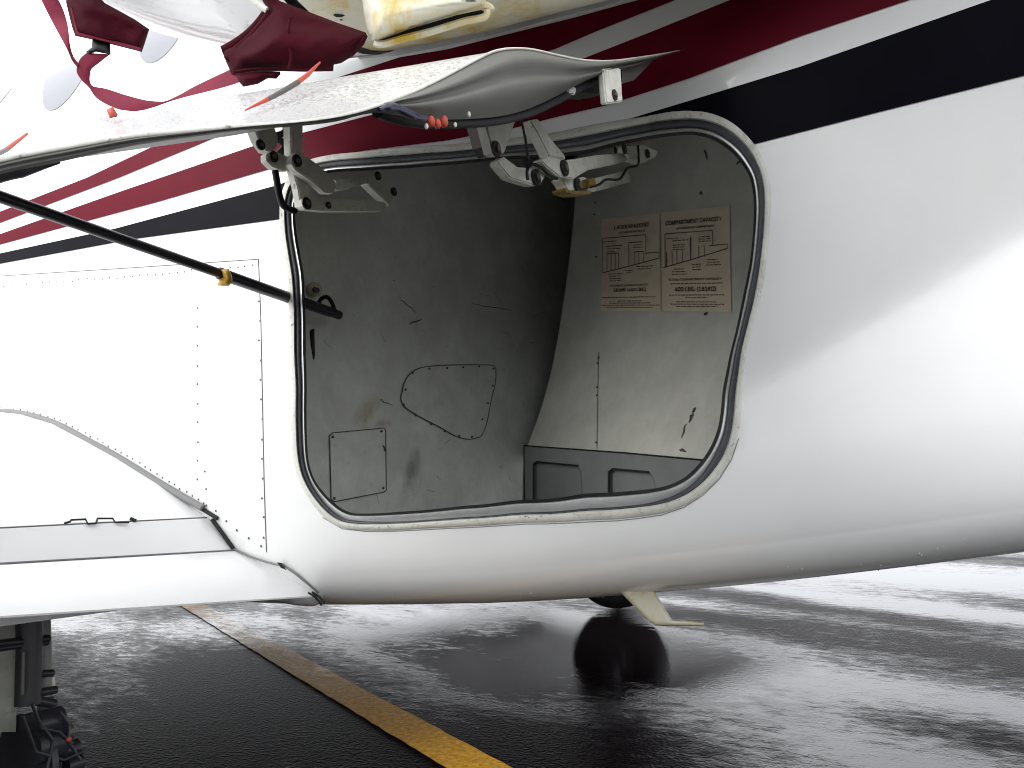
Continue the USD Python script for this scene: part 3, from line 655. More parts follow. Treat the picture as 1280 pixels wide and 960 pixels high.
h2 = tag(UsdGeom.Xform.Define(stage, '/World/airplane/door_hinge_001').GetPrim(), 'aft gooseneck door hinge')
X2 = -.76; c5 = lambda p: C4(p, 5.333, 580, 120)
plate(c5([(95,120),(335,120),(270,300),(242,382),(200,402),(162,392)]), X2 + .010, .022, h2, 'link_arm', 'hinge')
plate(c5([(45,150),(95,170),(150,330),(168,400),(132,406),(98,350)]), X2 - .03, .03, h2, 'link_arm', 'steel')
plate(c5([(196,442),(240,412),(330,480),(420,490),(470,462),(525,515),(485,597),(430,602),(280,556),(208,474)]), X2 - .012, .022, h2, 'link_arm', 'hinge')
plate(c5([(405,170),(460,160),(530,270),(640,400),(648,434),(600,420),(538,412),(478,290)]), X2 - .014, .024, h2, 'link_arm', 'hinge')
plate(c5([(478,435),(530,412),(640,435),(700,428),(860,400),(1040,388),(1065,430),(1000,458),(800,500),(740,535),(700,562),(600,542),(520,482)]), X2 + .014, .024, h2, 'link_arm', 'hinge')
plate(c5([(840,425),(1030,395),(1050,425),(990,445),(850,475)]), X2 + .027, .004, h2, 'recess', 'lip')
plate(c5([(598,548),(660,570),(720,555),(770,545),(805,565),(795,622),(740,642),(660,642),(640,600)]), X2 - .010, .026, h2, 'link_arm', 'hinge')
plate(c5([(618,612),(660,640),(740,642),(815,640),(800,662),(700,668),(640,650)]), X2 + .002, .036, h2, 'stained_edge', 'brass')
plate(c5([(790,560),(840,555),(845,615),(795,622)]), X2 + .006, .030, h2, 'bush', 'brass')
plate(c5([(830,560),(1062,500),(1085,580),(860,640)]), X2 - .014, .026, h2, 'link_arm', 'hinge')
plate(c5([(1020,345),(1170,335),(1262,375),(1250,412),(1170,452),(1080,425)]), X2 - .04, .03, h2, 'mounting_bracket', 'hinge')
for q, dx, r in (((210,355), .022, .011), ((475,545), .0, .013), ((665,480), .027, .013), ((755,595), .006, .012), ((1065,355), -.024, .010), ((1220,385), -.024, .010), ((1005,362), -.022, .006)):
    p = c5([q])[0]; bolt(p[0], p[1], X2 + dx, r, .008, h2)
q = arr(c5([(375,130),(395,220),(415,320),(430,430)])); obj('wire', tube(spline(at_x(q[:, 0], q[:, 1], X2 + .02), 24), .0028, 6), 'blackrub', h2)
q = arr(c5([(840,605),(900,590),(940,560),(1040,552),(1085,485),(1165,430),(1160,330)])); obj('wire', tube(spline(at_x(q[:, 0], q[:, 1], X2 + .02), 40), .0032, 6), 'blackrub', h2)
q = arr(c5([(425,560),(420,510),(460,455),(520,480),(560,520),(620,550)])); obj('wire', tube(spline(at_x(q[:, 0], q[:, 1], X2 + .03), 30), .0035, 6), 'blackrub', h2)

# ---- baggage door, swung up
door = tag(UsdGeom.Xform.Define(stage, '/World/airplane/baggage_door').GetPrim(), 'raised curved baggage door wet with rain')
XA = -.52
Cpx = arr([(-330, 330), (-230, 283), (-150, 250), (-70, 222), (0, 201), (72, 187), (168, 171), (235, 165), (302, 159), (370, 154), (420, 147), (455, 138), (490, 126), (530, 109), (565, 91), (595, 75), (617, 65), (640, 61.5), (665, 63), (692, 69), (725, 75.5), (760, 77), (795, 73), (848, 64)])
Dpx = arr([(-330, 350), (-230, 302), (-150, 268), (-70, 240), (0, 218), (72, 203), (168, 182), (235, 172), (302, 163), (370, 158), (420, 152), (455, 143), (476, 141), (500, 145), (540, 149), (580, 149), (620, 146), (655, 138), (690, 123), (720, 107), (745, 96), (775, 88), (800, 80), (830, 70)])
NC = 110
Cc = spline(at_x(Cpx[:, 0], Cpx[:, 1], XA), NC); Dd = spline(at_x(Dpx[:, 0], Dpx[:, 1], XA - .003), NC)
tl, tr = skin_ray(arr([400.]), arr([205.]))[0], skin_ray(arr([900.]), arr([150.]))[0]
DIR = arr([-1.0, -.131, .085])
L = 1.12
uC = np.r_[0, np.cumsum(np.linalg.norm(np.diff(Cc, axis=0), axis=1))]
Cu = PchipInterpolator(uC, Cc, axis=0); U1 = uC[-1]
def door_pt(u, s): return Cu(np.clip(u, 0, U1)) + np.asarray(s)[:, None] * DIR
rr = .14
base_pg = sbox(0, 0, U1, L).buffer(-.001)
pg = sbox(rr, rr, U1 - .05, L - rr).buffer(rr, quad_segs=10).intersection(base_pg).union(sbox(.0, 0, U1, L / 2))
v, f = grid_poly(pg, .012, .02)
p = door_pt(v[:, 0], v[:, 1])
skin_o = obj('outer_skin', (p, f[:, ::-1]), 'wet_white', door, smooth=60)
# aft flange (between outer and inner curve), gently dished
rows = []
gap = np.linalg.norm(Cc - Dd, axis=1)[:, None]
kc = .52 + .10 * np.sin(np.linspace(0, 9, NC))[:, None]
for k in np.linspace(0, 1, 21):
    rows.append(Cc * (1 - k) + Dd * k + np.array([1.0, 0, 0]) * (.34 * gap * (math.sin(math.pi * k) - .55 * np.exp(-((k - kc) / .13) ** 2) * math.sin(math.pi * k))))
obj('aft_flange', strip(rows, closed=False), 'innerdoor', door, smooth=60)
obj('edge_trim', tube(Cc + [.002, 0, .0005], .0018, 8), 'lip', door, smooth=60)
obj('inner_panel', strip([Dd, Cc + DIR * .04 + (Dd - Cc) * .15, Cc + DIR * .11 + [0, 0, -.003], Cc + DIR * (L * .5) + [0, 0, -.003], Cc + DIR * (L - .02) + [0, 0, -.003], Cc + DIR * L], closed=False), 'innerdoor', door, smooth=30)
sq_ = arr([(472, 138), (500, 147), (540, 152), (580, 152), (620, 149), (657, 141), (692, 126), (722, 110), (747, 99), (772, 92)])
obj('inner_seal', tube(spline(at_x(sq_[:, 0], sq_[:, 1], XA - .02), 50), .0085, 10), 'blackrub', door, smooth=60)
sq_ = arr([(-60, 245), (0, 216), (35, 209), (74, 203)])
obj('inner_seal', tube(spline(at_x(sq_[:, 0], sq_[:, 1], XA - .01), 20), [.006] * 12 + list(np.linspace(.006, .001, 8)), 8), 'blackrub', door, smooth=60)
# end bracket and tab near the hinge side
c3 = lambda p: C4(p, 4.267, 560, 40)
br_ = tag(UsdGeom.Xform.Define(stage, '/World/airplane/baggage_door/end_bracket').GetPrim())
plate(c3([(812,200),(905,195),(916,376),(830,389)]), XA + .012, .012, br_, 'bracket_plate', 'hinge')
plate(c3([(865,240),(885,232),(892,290),(872,298)]), XA + .0185, .003, br_, 'slot', 'bolt')
p_ = c3([(885, 337)])[0]; bolt(p_[0], p_[1], XA + .018, .007, .006, br_)
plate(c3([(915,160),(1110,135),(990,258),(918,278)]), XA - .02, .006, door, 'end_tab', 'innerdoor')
plate(c3([(640,300),(830,205),(830,330),(760,345),(640,340)]), XA - .05, .05, door, 'latch_mechanism', 'blackrub')
plate(c3([(612,310),(655,296),(655,340),(615,345)]), XA - .02, .02, door, 'latch_clip', 'hinge')
# blue latch cover and orange plugs under the lip
q = arr([(474, 137), (495, 135), (512, 143), (532, 148)]); obj('cable_bundle', tube(spline(at_x(q[:, 0], q[:, 1], XA + .012), 20), [.002] * 3 + [.0048] * 12 + [.003] * 5, 10), 'blueplastic', door, smooth=60)
for (a, b), r, m_ in (((539, 152), .0055, 'orange'), ((547, 155), .005, 'orange'), ((555, 152), .006, 'orange'), ((533, 158), .0028, 'lip'), ((569, 156), .0026, 'lip'), ((586, 143), .003, 'lip')):
    s = trimesh.creation.icosphere(2, r); s.apply_scale([.8, .8, 1.25]); s.apply_translation(at_x(arr([a]), arr([b]), XA + .01)[0]); obj('plug', s, m_, door, label='orange plug' if m_ == 'orange' else None)
# red tipped latch handles standing on the wet outer skin
def on_door(px, py):
    r = ray(arr([px]), arr([py]))[0]
    s = np.linspace(0, L, 240); u = np.linspace(0, U1, 240); S_, U_ = np.meshgrid(s, u)
    P_ = door_pt(U_.ravel(), S_.ravel()) - EYE; t = P_ @ r / (r @ r); e = np.linalg.norm(P_ - t[:, None] * r, axis=1) / t
    g_ = np.where(e < .007)[0]; k = g_[np.argmin(t[g_])] if len(g_) else np.argmin(e); return t[k] * math.sqrt(r @ r) / math.sqrt(r @ r)
def latch(pts, cols, w, parent):
    pts = arr(pts); d0 = on_door(*pts[0]); 
    lt = UsdGeom.Xform.Define(stage, numbered(str(parent.GetPath()), 'latch_handle')).GetPrim()
    d1 = on_door(*pts[len(pts) // 2]); P_ = at_depth(pts[:, 0], pts[:, 1], np.linspace(d0 - .010, max(d0, min(d1, d0 + .12)) - .02, len(pts)))
    for k, c in enumerate(cols):
        seg = resample(P_[k:k + 2], 6); obj('latch_blade', tube(seg, np.linspace(w[k], w[k + 1], 6), 8), c, lt, label='red painted latch tip' if c == 'orange' else None)
latch([(306, 138), (335, 124), (352, 115), (372, 103), (385, 93), (400, 78)], ['orange', 'steel', 'steel', 'orange', 'orange'], [.0008, .0028, .0034, .0036, .003, .0012], door)
latch([(-6, 194), (8, 187), (34, 167)], ['steel', 'orange'], [.0015, .0016, .0009], door)
d_ = on_door(141, 146); inflate([(133, 137), (141, 133), (147, 143), (146, 146), (137, 148)], d_ - .01, .006, 'latch_handle', 'orange', door, step=3, R=5, label='small orange latch tab')

# ---- gas strut
st = tag(UsdGeom.Xform.Define(stage, '/World/airplane/gas_strut').GetPrim(), 'black gas strut propping the baggage door')
pe = at_depth(arr([424.]), arr([394.]), arr([DB - .06]))[0]
pm = at_x(arr([0.]), arr([246.]), -1.62)[0]
pe2 = pm + (pm - pe) * .45
ax = lambda t: pe + (pm - pe) * t
obj('cylinder', tube([ax(.045), ax(.10), ax(.47), ax(.475)], [.0165, .0165, .0165, .012], 14), 'strut', st, smooth=50)
obj('rod', tube([ax(.47), ax(1.45)], .0125, 12), 'strut', st, smooth=50)
obj('end_fitting', tube([ax(-.005), ax(0), ax(.05), ax(.055)], [.010, .0145, .0145, .010], 10), 'strut', st, smooth=40)
q = arr([(398, 383), (401, 374), (408, 371), (414, 377), (418, 388)]); obj('locking_clip', tube(spline(at_depth(q[:, 0], q[:, 1], np.full(5, DB - .07)), 16), .0065), 'blackrub', st, smooth=60)
tq = np.linspace(.1, .9, 400); pq = np.stack([ax(t) for t in tq]) - EYE; clip_d = float(np.interp(-283, -(640 + FPX * (pq @ CR) / (pq @ Fv)), pq @ Fv))
inflate([(276, 337), (286, 336), (290, 345), (291, 352), (286, 358), (271, 357), (274, 350), (279, 346)], clip_d - .030, .018, 'safety_clip', 'yellow', st, step=3, R=8, label='yellow safety clip')

# ---- wing, spoiler panel and flap
def root(pts): q = arr(pts); return skin_ray(q[:, 0], q[:, 1], .004)
SEAM = [(-140, 540), (-60, 520), (0, 515), (30, 518), (70, 530), (110, 551), (150, 573), (200, 604), (255, 636)]
R_up = root(SEAM)
def out_pt(px, py, x): return at_x(arr([px]), arr([py]), x)[0]
def extend(p, q, k): return p + (q - p) * k
P3, PH, PT = root([(258, 647)])[0], root([(293, 688)])[0], root([(399, 744)])[0]
O3, OH, OT = out_pt(0, 660, P3[0] + .06), out_pt(0, 705, PH[0] + .05), out_pt(0, 770, PT[0] + .03)
print('roots', P3, PH, PT, 'outs', O3, OH, OT)
SP = 4.2
def far(p, o): d = o - p; return p + d * (SP / -d[1]) if d[1] < 0 else p
F3, FH, FT = far(P3, O3), far(PH, OH), far(PT, OT)
dih = (F3 - P3) / SP
up_out = R_up + dih * SP + arr([[0, 0, -.12 * (1 - i / 8)] for i in range(9)]) * 1.0
wing_low = lambda p: p + arr([0, 0, -.09])
def slab(pts_root, pts_far, th_r, th_f, nspan=12):
    pr, pf = arr(pts_root), arr(pts_far); rows = []
    for k in np.linspace(0, 1, nspan): rows.append(pr + (pf - pr) * k)
    top = strip(rows, closed=False)
    rows2 = [r - arr([0, 0, 1.0]) * (np.asarray(th_r)[:, None] * (1 - k) + np.asarray(th_f)[:, None] * k) for r, k in zip(rows, np.linspace(0, 1, nspan))]
    lowv, lowf = strip(rows2, closed=False)
    n = len(pr); N_ = len(top[0]); side = []
    for i in range(nspan - 1):
        for e in (0, n - 1):
            a, b = i * n + e, (i + 1) * n + e; side.append([a, b, b + N_, a + N_])
    for i in range(n - 1):
        for e in (0, (nspan - 1) * n):
            side.append([e + i, e + i + 1, e + i + 1 + N_, e + i + N_])
    return join([(np.vstack([top[0], lowv]), np.vstack([top[1], lowf[:, ::-1] + N_, np.array(side)]))])
# leading half out of frame: round nose
nose = [R_up[0] + arr([-1.0, 0, -.30]), R_up[0] + arr([-.9, 0, -.16]), R_up[0] + arr([-.6, 0, -.03])]
rt = np.vstack([nose, R_up[:-1], [P3 + [-.004, 0, 0]]]); fr = rt + (np.vstack([np.tile(dih, (len(rt), 1))])) * SP
fr = fr + arr([[0.15, 0, -.05]])
fr[-1] = F3
lowz = PH[2] - .14
thr = np.clip(rt[:, 2] - lowz, .01, .9); thf = np.clip(thr * .55, .008, .5)
wing = obj('wing', slab(rt, fr, thr, thf), 'white_wing', plane, smooth=25)
g = arr([.006, 0, -.0015])
obj('wing_panel', slab([P3 + g, (P3 + PH) / 2 + [0, 0, .002], PH + [-.003, 0, 0]], [F3 + g, (F3 + FH) / 2, FH + [-.003, 0, 0]], [.05] * 3, [.04] * 3), 'white_wing', wing, smooth=25)
# flap follows the fuselage joint at its inner end
kink = root([(353, 708)])[0]
lerp_ = PH * .45 + PT * .55; kink = lerp_ + (kink - lerp_) * .35
obj('flap', slab([PH + g, kink, PT], [FH + g, FH * .45 + FT * .55 + [0, 0, .006], FT], [.06, .035, .004], [.05, .03, .004]), 'white_wing', wing, smooth=25)
def wl(pts, r, name, m, parent): return obj(name, tube(arr(pts), r, 6), m, parent)
wl([P3 + [.002, 0, .0005], F3 + [.002, 0, .0005]], .0022, 'wing_joint', 'seam', wing)
wl([PH + [.001, 0, .0005], FH + [.001, 0, .0005]], .0032, 'wing_joint', 'seam', wing)
# root sealing strip, dark gap at the wing root
obj('root_seal', tube(spline(root(SEAM) + [0, -.004, .002], 60), .0105, 10), 'seam', wing, smooth=60)
wl(root([(254, 637), (272, 648)]), .006, 'root_gap', 'groove', wing)
wl(root([(266, 650), (280, 669), (293, 687)]) + [0, -.003, .002], .0055, 'root_gap', 'groove', wing)
wl(spline(root([(293, 687), (320, 699), (353, 708)]) + [0, -.003, .003], 12), .003, 'root_gap', 'seam', wing)
wl(spline(root([(353, 706), (375, 722), (399, 742)]) + [0, -.003, .003], 12), .0035, 'root_gap', 'seam', wing)
q = root([(350, 704), (356, 705), (362, 714), (355, 711)]); obj('root_gap', (q + [0, -.012, .004], np.array([[0, 1, 2], [0, 2, 3]])), 'groove', wing)
# hinge notch line on the panel joint
dn = (F3 - P3) / np.linalg.norm(F3 - P3)
def on_panel(px, py):                                   # plane of the wing just ahead of the panel joint
    a = P3; nrm = np.cross(F3 - P3, R_up[-2] - P3); r = ray(arr([px]), arr([py]))[0]; return EYE + r * (((a - EYE) @ nrm) / (r @ nrm)) + [.003, 0, .004]
notch = [(80, 656), (87, 654), (88, 652), (106, 651), (109, 657), (119, 656), (121, 650), (140, 650), (143, 655), (160, 655)]
wl([on_panel(*p) for p in notch], .0028, 'hinge_notch', 'groove', wing); wl([on_panel(162, 650), on_panel(169, 653)], .005, 'hinge_notch', 'groove', wing)
def mirrored(mesh):
    v, f = mesh; v = np.array(v); v[:, 1] = 2 * YC - v[:, 1]; return v, np.asarray(f)[:, ::-1]
wing2 = obj('wing', mirrored(slab(rt, fr, thr, thf)), 'white_wing', plane, smooth=25, label='far wing beyond the fuselage')
obj('flap', mirrored(slab([PH + g, PT], [FH + g, FT], [.06, .004], [.05, .004])), 'white_wing', wing2, smooth=25)
obj('wing_panel', mirrored(slab([P3 + g, PH], [F3 + g, FH], [.05] * 2, [.04] * 2)), 'white_wing', wing2, smooth=25)
# fairing under the trailing edge
dT = float((PT - EYE) @ Fv)
fr_ = inflate([(328, 748), (345, 752), (370, 757), (392, 758), (402, 754), (405, 748), (398, 738), (370, 736)], dT + .03, .05, 'root_fairing', 'nacelle', plane, step=5, R=14)
for q in ([(385, 741), (394, 746), (400, 753), (402, 757)], [(390, 740), (399, 746), (404, 752), (406, 755)]):
    q = arr(q); wl(at_depth(q[:, 0], q[:, 1], np.full(4, dT - .025)), .0035, 'fairing_joint', 'groove', fr_)

# ---- engine nacelle, duct, pylon
nst = arr([(40, -22), (60, -8), (85, 4), (115, 13), (150, 24), (200, 37), (290, 51), (340, 57), (400, 50), (460, 40), (540, 24), (620, 4), (760, -30), (900, -75), (1000, -120), (1150, -190), (1300, -250)])
xs, bots = [], []
ynac = lambda x: 1.14 + .17 * (x + 1.8)
for px, py in nst:
    r = ray(arr([px]), arr([py]))[0]
    ts = np.linspace(.8, 3, 4000); P_ = EYE + r * ts[:, None]; k = np.argmin(np.abs(P_[:, 1] - ynac(P_[:, 0]))); xs.append(P_[k, 0]); bots.append(P_[k, 2])
xs, bots = arr(xs), arr(bots)
print('nacelle', xs, bots - H)
rad = np.interp(xs, [-1.95, -1.8, -1.5, -1.2, -.95, -.6, -.3, .1], [.28, .31, .36, .37, .36, .31, .25, .20])
def loft(xs, ys, zs, rad, name, m, parent, sides=40, ry=1.0):
    ang = np.arange(sides) * 2 * math.pi / sides
    rows = [np.stack([np.full(sides, x), y + r * ry * np.cos(ang), z + r * np.sin(ang)], 1) for x, y, z, r in zip(xs, ys, zs, rad)]
    return obj(name, strip(rows), m, parent, smooth=50)
zz_ = bots + rad
fin = np.linspace(0, 1, 50); fx = np.interp(fin, np.linspace(0, 1, len(xs)), xs)
Z_ = PchipInterpolator(xs, zz_)(fx); R_ = PchipInterpolator(xs, rad)(fx)
keep = fx <= -1.12
nac = loft(fx[keep], ynac(fx[keep]), Z_[keep], R_[keep], 'engine_nacelle', 'nacelle', plane)
loft([fx[0], fx[0] - .02, fx[0] - .01, fx[0] + .12], [ynac(fx[0])] * 4, [Z_[0]] * 4, [R_[0], R_[0] - .02, R_[0] - .05, R_[0] - .08], 'intake_lip', 'silver', nac)
obj('intake_disc', tube([(fx[0] + .11, ynac(fx[0]), Z_[0]), (fx[0] + .12, ynac(fx[0]), Z_[0])], R_[0] - .07, 32), 'blackrub', nac)
k2 = ~keep; loft(np.r_[-1.125, fx[k2]], ynac(np.r_[-1.125, fx[k2]]), np.interp(np.r_[-1.125, fx[k2]], fx, Z_), np.interp(np.r_[-1.125, fx[k2]], fx, R_) * .985, 'rear_cowl', 'cream', nac)
obj('exhaust_disc', tube([(fx[-1] - .02, ynac(fx[-1]), Z_[-1]), (fx[-1] - .01, ynac(fx[-1]), Z_[-1])], R_[-1] * .9, 32), 'blackrub', nac)
# oil stained outlet duct
c6 = lambda p: C4(p, 5.333, 440, 0)
duct = inflate(c6([(60,-60),(80,90),(100,190),(130,272),(160,280),(330,215),(560,140),(760,80),(860,55),(900,30),(880,-60)]), 1.47, .10, 'outlet_duct', 'cream', nac, R=26, label='cream outlet duct with yellow oil stains')
inflate(c6([(140,282),(400,188),(700,100),(860,66),(895,80),(850,108),(700,152),(450,232),(200,290)]), 1.455, .004, 'duct_mouth', 'groove', duct, step=4, R=5)
q = arr(c6([(150,286),(185,296),(340,257),(540,207),(750,142),(895,104),(905,70)])); wl(spline(at_depth(q[:, 0], q[:, 1], np.full(len(q), 1.44)), 40), .0062, 'duct_rim', 'cream', duct)
q = arr(c6([(480,122),(650,77),(800,42),(880,36),(925,55),(930,70)])); wl(spline(at_depth(q[:, 0], q[:, 1], np.full(len(q), 1.44)), 40), .0065, 'duct_rim', 'cream', duct)
def nac_depth(px, py):
    r = ray(arr([px]), arr([py]))[0]; ts = np.linspace(.8, 3, 3000); P_ = EYE + r * ts[:, None]
    d_ = np.hypot(P_[:, 1] - ynac(P_[:, 0]), P_[:, 2] - np.interp(P_[:, 0], fx, Z_)) - np.interp(P_[:, 0], fx, R_) * .985
    return float(ts[np.argmax(d_ < 0)])
inflate([(416, 19), (420, 16.5), (428, 16.5), (432, 19), (427, 21.5), (420, 21.5)], nac_depth(424, 19) - .001, .003, 'drain_hole', 'groove', nac, step=2, R=3)
inflate([(424, 24.5), (427, 23.5), (429, 25), (426, 26)], nac_depth(426, 25) - .001, .002, 'drain_hole', 'groove', nac, step=1, R=2)
# pylon: slab from nacelle to fuselage side
pyl = arr([(452, 76), (500, 72), (560, 60), (640, 41), (720, 20), (800, -1), (880, -24), (1000, -62), (1150, -110), (1290, -160)])
ps = skin_ray(pyl[:, 0], pyl[:, 1], -.01)
pn = np.stack([ps[:, 0] - .05, ynac(ps[:, 0] - .05), np.interp(ps[:, 0], fx, Z_) - .12], 1); pn[:, 2] = np.maximum(pn[:, 2], ps[:, 2] + .06)
rows = [ps + [0, .03, .01], ps, ps * .75 + pn * .25 + [0, 0, .015], ps * .5 + pn * .5 + [0, 0, .02], pn, pn + [0, 0, .22], ps + [0, .03, .26]]
pyo = obj('pylon', strip(rows, closed=False), 'pylon', plane, smooth=50)
wl(ps[1:] + [0, -.006, .002], .0035, 'pylon_edge', 'lip', pyo)
q = arr(c6([(480,258),(620,282),(640,275)])); 
def on_rows(px, py, k=.2):
    r = ray(arr([px]), arr([py]))[0]; P0 = rows[1]; best = None
    for j in range(len(P0) - 1):
        for a_, b_, c_ in ((rows[1][j], rows[1][j + 1], rows[2][j]), (rows[2][j], rows[2][j + 1], rows[3][j])):
            n_ = np.cross(b_ - a_, c_ - a_); t = ((a_ - EYE) @ n_) / (r @ n_); p = EYE + r * t; e = np.linalg.norm(p - (a_ + b_ + c_) / 3)
            if best is None or e < best[0]: best = (e, p)
    return best[1] - r / np.linalg.norm(r) * .004
inflate(c6([(630,188),(700,178),(765,190),(700,206)]), float((on_rows(571, 36) - EYE) @ Fv), .003, 'pylon_vent', 'groove', pyo, step=3, R=4)

# ---- belly fin
bf = float((skin_map(arr([-.82]), arr([-62.]))[0] - EYE) @ Fv)
c7 = lambda p: C4(p, 3.0, 620, 480)
inflate(c7([(455,770),(580,755),(660,884),(780,894),(781,908),(640,908),(598,906),(574,890)]), bf + .12, .012, 'belly_fin', 'cream', plane, step=3, R=7, label='cream bent drain fin under the belly')

# ---- main landing gear (right one: tyre below the belly; left one under the wing)
def wheel(c, rt_, w, name_parent):
    prof = [(.10, -w * .30), (.13, -w * .42), (rt_ * .80, -w * .5), (rt_ * .93, -w * .42), (rt_ * .985, -w * .25), (rt_, 0), (rt_ * .985, w * .25), (rt_ * .93, w * .42), (rt_ * .80, w * .5), (.13, w * .42), (.10, w * .30)]
    ang = np.arange(48) * 2 * math.pi / 48
    rows = [np.stack([c[0] + r * np.cos(ang), np.full(48, c[1] + y), c[2] + r * np.sin(ang)], 1) for r, y in prof]
    ty = obj('tyre', strip(rows), 'tyre', name_parent, smooth=50)
    for sgn in (-1, 1):
        rr_ = [np.stack([c[0] + r * np.cos(ang), np.full(48, c[1] + sgn * y), c[2] + r * np.sin(ang)], 1) for r, y in ((.105, w * .30), (.095, w * .33), (.06, w * .22), (.02, w * .36), (.001, w * .36))]
        obj('rim', strip(rr_), 'steel', ty, smooth=40)
    return ty
XG = -2.16
ray_r = at_z(arr([772.]), arr([760.]), 0.0)[0]
g2 = tag(UsdGeom.Xform.Define(stage, '/World/airplane/landing_gear').GetPrim(), 'far side main wheel seen under the belly'); used[('/World/airplane', 'landing_gear')] = 1
print('right gear at', ray_r)
wheel((ray_r[0], ray_r[1], .285), .285, .20, g2)
obj('leg', tube([(ray_r[0] + .02, ray_r[1] - .16, .30), (ray_r[0] + .05, ray_r[1] - .16, .95)], .05, 16), 'gearblack', g2, smooth=50)
obj('axle', tube([(ray_r[0], ray_r[1] - .2, .285), (ray_r[0], ray_r[1] + .05, .285)], .035, 12), 'gearblack', g2, smooth=50)

g1 = tag(UsdGeom.Xform.Define(stage, '/World/airplane/landing_gear_001').GetPrim(), 'near side main gear leg under the wing')
def gx(px, py, x=XG): return at_x(arr([px]), arr([py]), x)[0]
def gtube(pts, r, name, m, x=XG, sides=14): return obj(name, tube([gx(a, b, x) for a, b in pts], r, sides), m, g1, smooth=50)
gtube([(53, 757), (56, 838)], .018, 'leg', 'gear'); gtube([(56, 843), (56, 869)], .016, 'leg', 'gear'); gtube([(57, 874), (59, 897)], .021, 'leg', 'gear')
gtube([(65, 846), (67, 866)], .006, 'hose', 'lip'); gtube([(66, 872), (68, 892)], .006, 'hose', 'gear')
gtube([(36, 757), (37, 800), (35, 880)], .031, 'oleo_strut', 'gearblack', XG + .03)
gtube([(29, 815), (28, 868)], .004, 'brake_pipe', 'steel', XG + .07)
gtube([(58, 776), (72, 764), (80, 755)], .005, 'brace', 'lip')
for (a, b, c, d, r) in ((-10, 806, 61, 798, .010), (-10, 812, 60, 803, .007), (26, 870, 70, 862, .010), (44, 843, 66, 841, .009), (30, 873, 68, 880, .012)):
    gtube([(a, b), (c, d)], r, 'clamp', 'gearblack', XG + .04)
q = [gx(-60, 757, XG + .02), gx(24, 757, XG + .02), gx(22, 800, XG + .02), gx(20, 915, XG + .02), gx(-60, 915, XG + .02)]
q = arr(q); obj('gear_door', (np.vstack([q, q + [-.02, .0, 0]]), np.array([[0, 1, 2], [0, 2, 3], [0, 3, 4], [5, 7, 6], [5, 8, 7], [5, 9, 8]] + [t for i in range(5) for t in ([i, (i + 1) % 5, 5 + (i + 1) % 5], [i, 5 + (i + 1) % 5, 5 + i])])), 'gear', g1, smooth=20)
wheel((-2.46, 1.0, .285), .285, .19, g1)
def along_y(px, py, r, w, name, m, x):
    c = gx(px, py, x); rr_ = trimesh.creation.cylinder(r, w, sections=40); rr_.apply_transform(trimesh.transformations.rotation_matrix(math.pi / 2, [1, 0, 0])); rr_.apply_translation(c); return obj(name, rr_, m, g1)
along_y(34, 955, .120, .016, 'brake_disc', 'gearblack', XG + .05)
for (a, b, r, w, m_) in ((60, 902, .030, .06, 'gearblack'), (74, 918, .024, .05, 'steel'), (84, 938, .022, .05, 'gearblack'), (58, 930, .040, .07, 'gearblack'), (92, 955, .018, .04, 'gearblack')):
    along_y(a, b, r, w, 'brake_calliper', m_, XG + .12)
gtube([(60, 890), (66, 915), (64, 960)], .022, 'axle_link', 'gearblack', XG + .08)
for pts in ([(40, 880), (52, 910), (74, 915), (90, 930)], [(28, 895), (45, 940), (80, 950), (106, 938)], [(74, 890), (86, 905), (84, 925), (100, 950)], [(48, 900), (66, 925), (60, 960)]):
    gtube(pts, .004, 'hose', 'gearblack', XG + .16, 8)
s = trimesh.creation.icosphere(2, .006); s.apply_translation(gx(86, 924, XG + .18)); obj('red_cap', s, 'orange', g1)

# ---------------------------------------------------------------- fabric covers
ic = thing('intake_cover', 'maroon fabric engine intake cover with black buckle and long loose strap', 'engine cover')
c2 = lambda p: C4(p, 5.333, 0, 0)
inflate(c2([(445,-40),(440,15),(460,100),(480,180),(502,240),(620,265),(760,300),(945,347),(965,290),(995,195),(900,130),(700,20),(640,-40)]), 1.78, .07, 'cover_flap', 'cloth', ic, R=22, fold=.08, seed=3, step=4, fs=(11, 11, 14))
inflate(c2([(615,258),(735,285),(738,365),(640,345),(580,365),(575,345),(612,315)]), 1.76, .012, 'buckle', 'blackrub', ic, step=3, R=6)
def ribbon(A, B, dep, name, parent, n=60, th=.004):
    a, b = resample(spline(A, 200), n), resample(spline(B, 200), n); d = np.interp(np.linspace(0, 1, n), np.linspace(0, 1, len(dep)), dep)
    pa_, pb_ = at_depth(a[:, 0], a[:, 1], d - .006 * np.sin(np.linspace(0, 9, n))), at_depth(b[:, 0], b[:, 1], d + .012 * np.sin(np.linspace(0, 9, n)))
    t = ray(a[:, 0], a[:, 1]) * th
    return obj(name, strip([pa_, pa_ * .5 + pb_ * .5 - t * .5, pb_, pb_ + t, pa_ * .5 + pb_ * .5 + t, pa_ + t, pa_], closed=False), 'strapcloth', parent, smooth=50)
for pts_, d_h in ((c2([(505,222),(620,247),(760,282),(938,328)]), 1.735), (c2([(478,60),(500,150),(520,228)]), 1.735)):
    q = arr(pts_); obj('hem_seam', tube(spline(at_depth(q[:, 0], q[:, 1], np.full(len(q), d_h)), 24), .0028, 6), 'strapcloth', ic, smooth=60)
ribbon(c2([(262,-30),(330,110),(400,240),(450,335),(480,402),(512,444)]), c2([(372,-30),(430,90),(455,190),(467,300),(492,380),(527,424)]), [1.80, 1.76, 1.74], 'strap', ic)
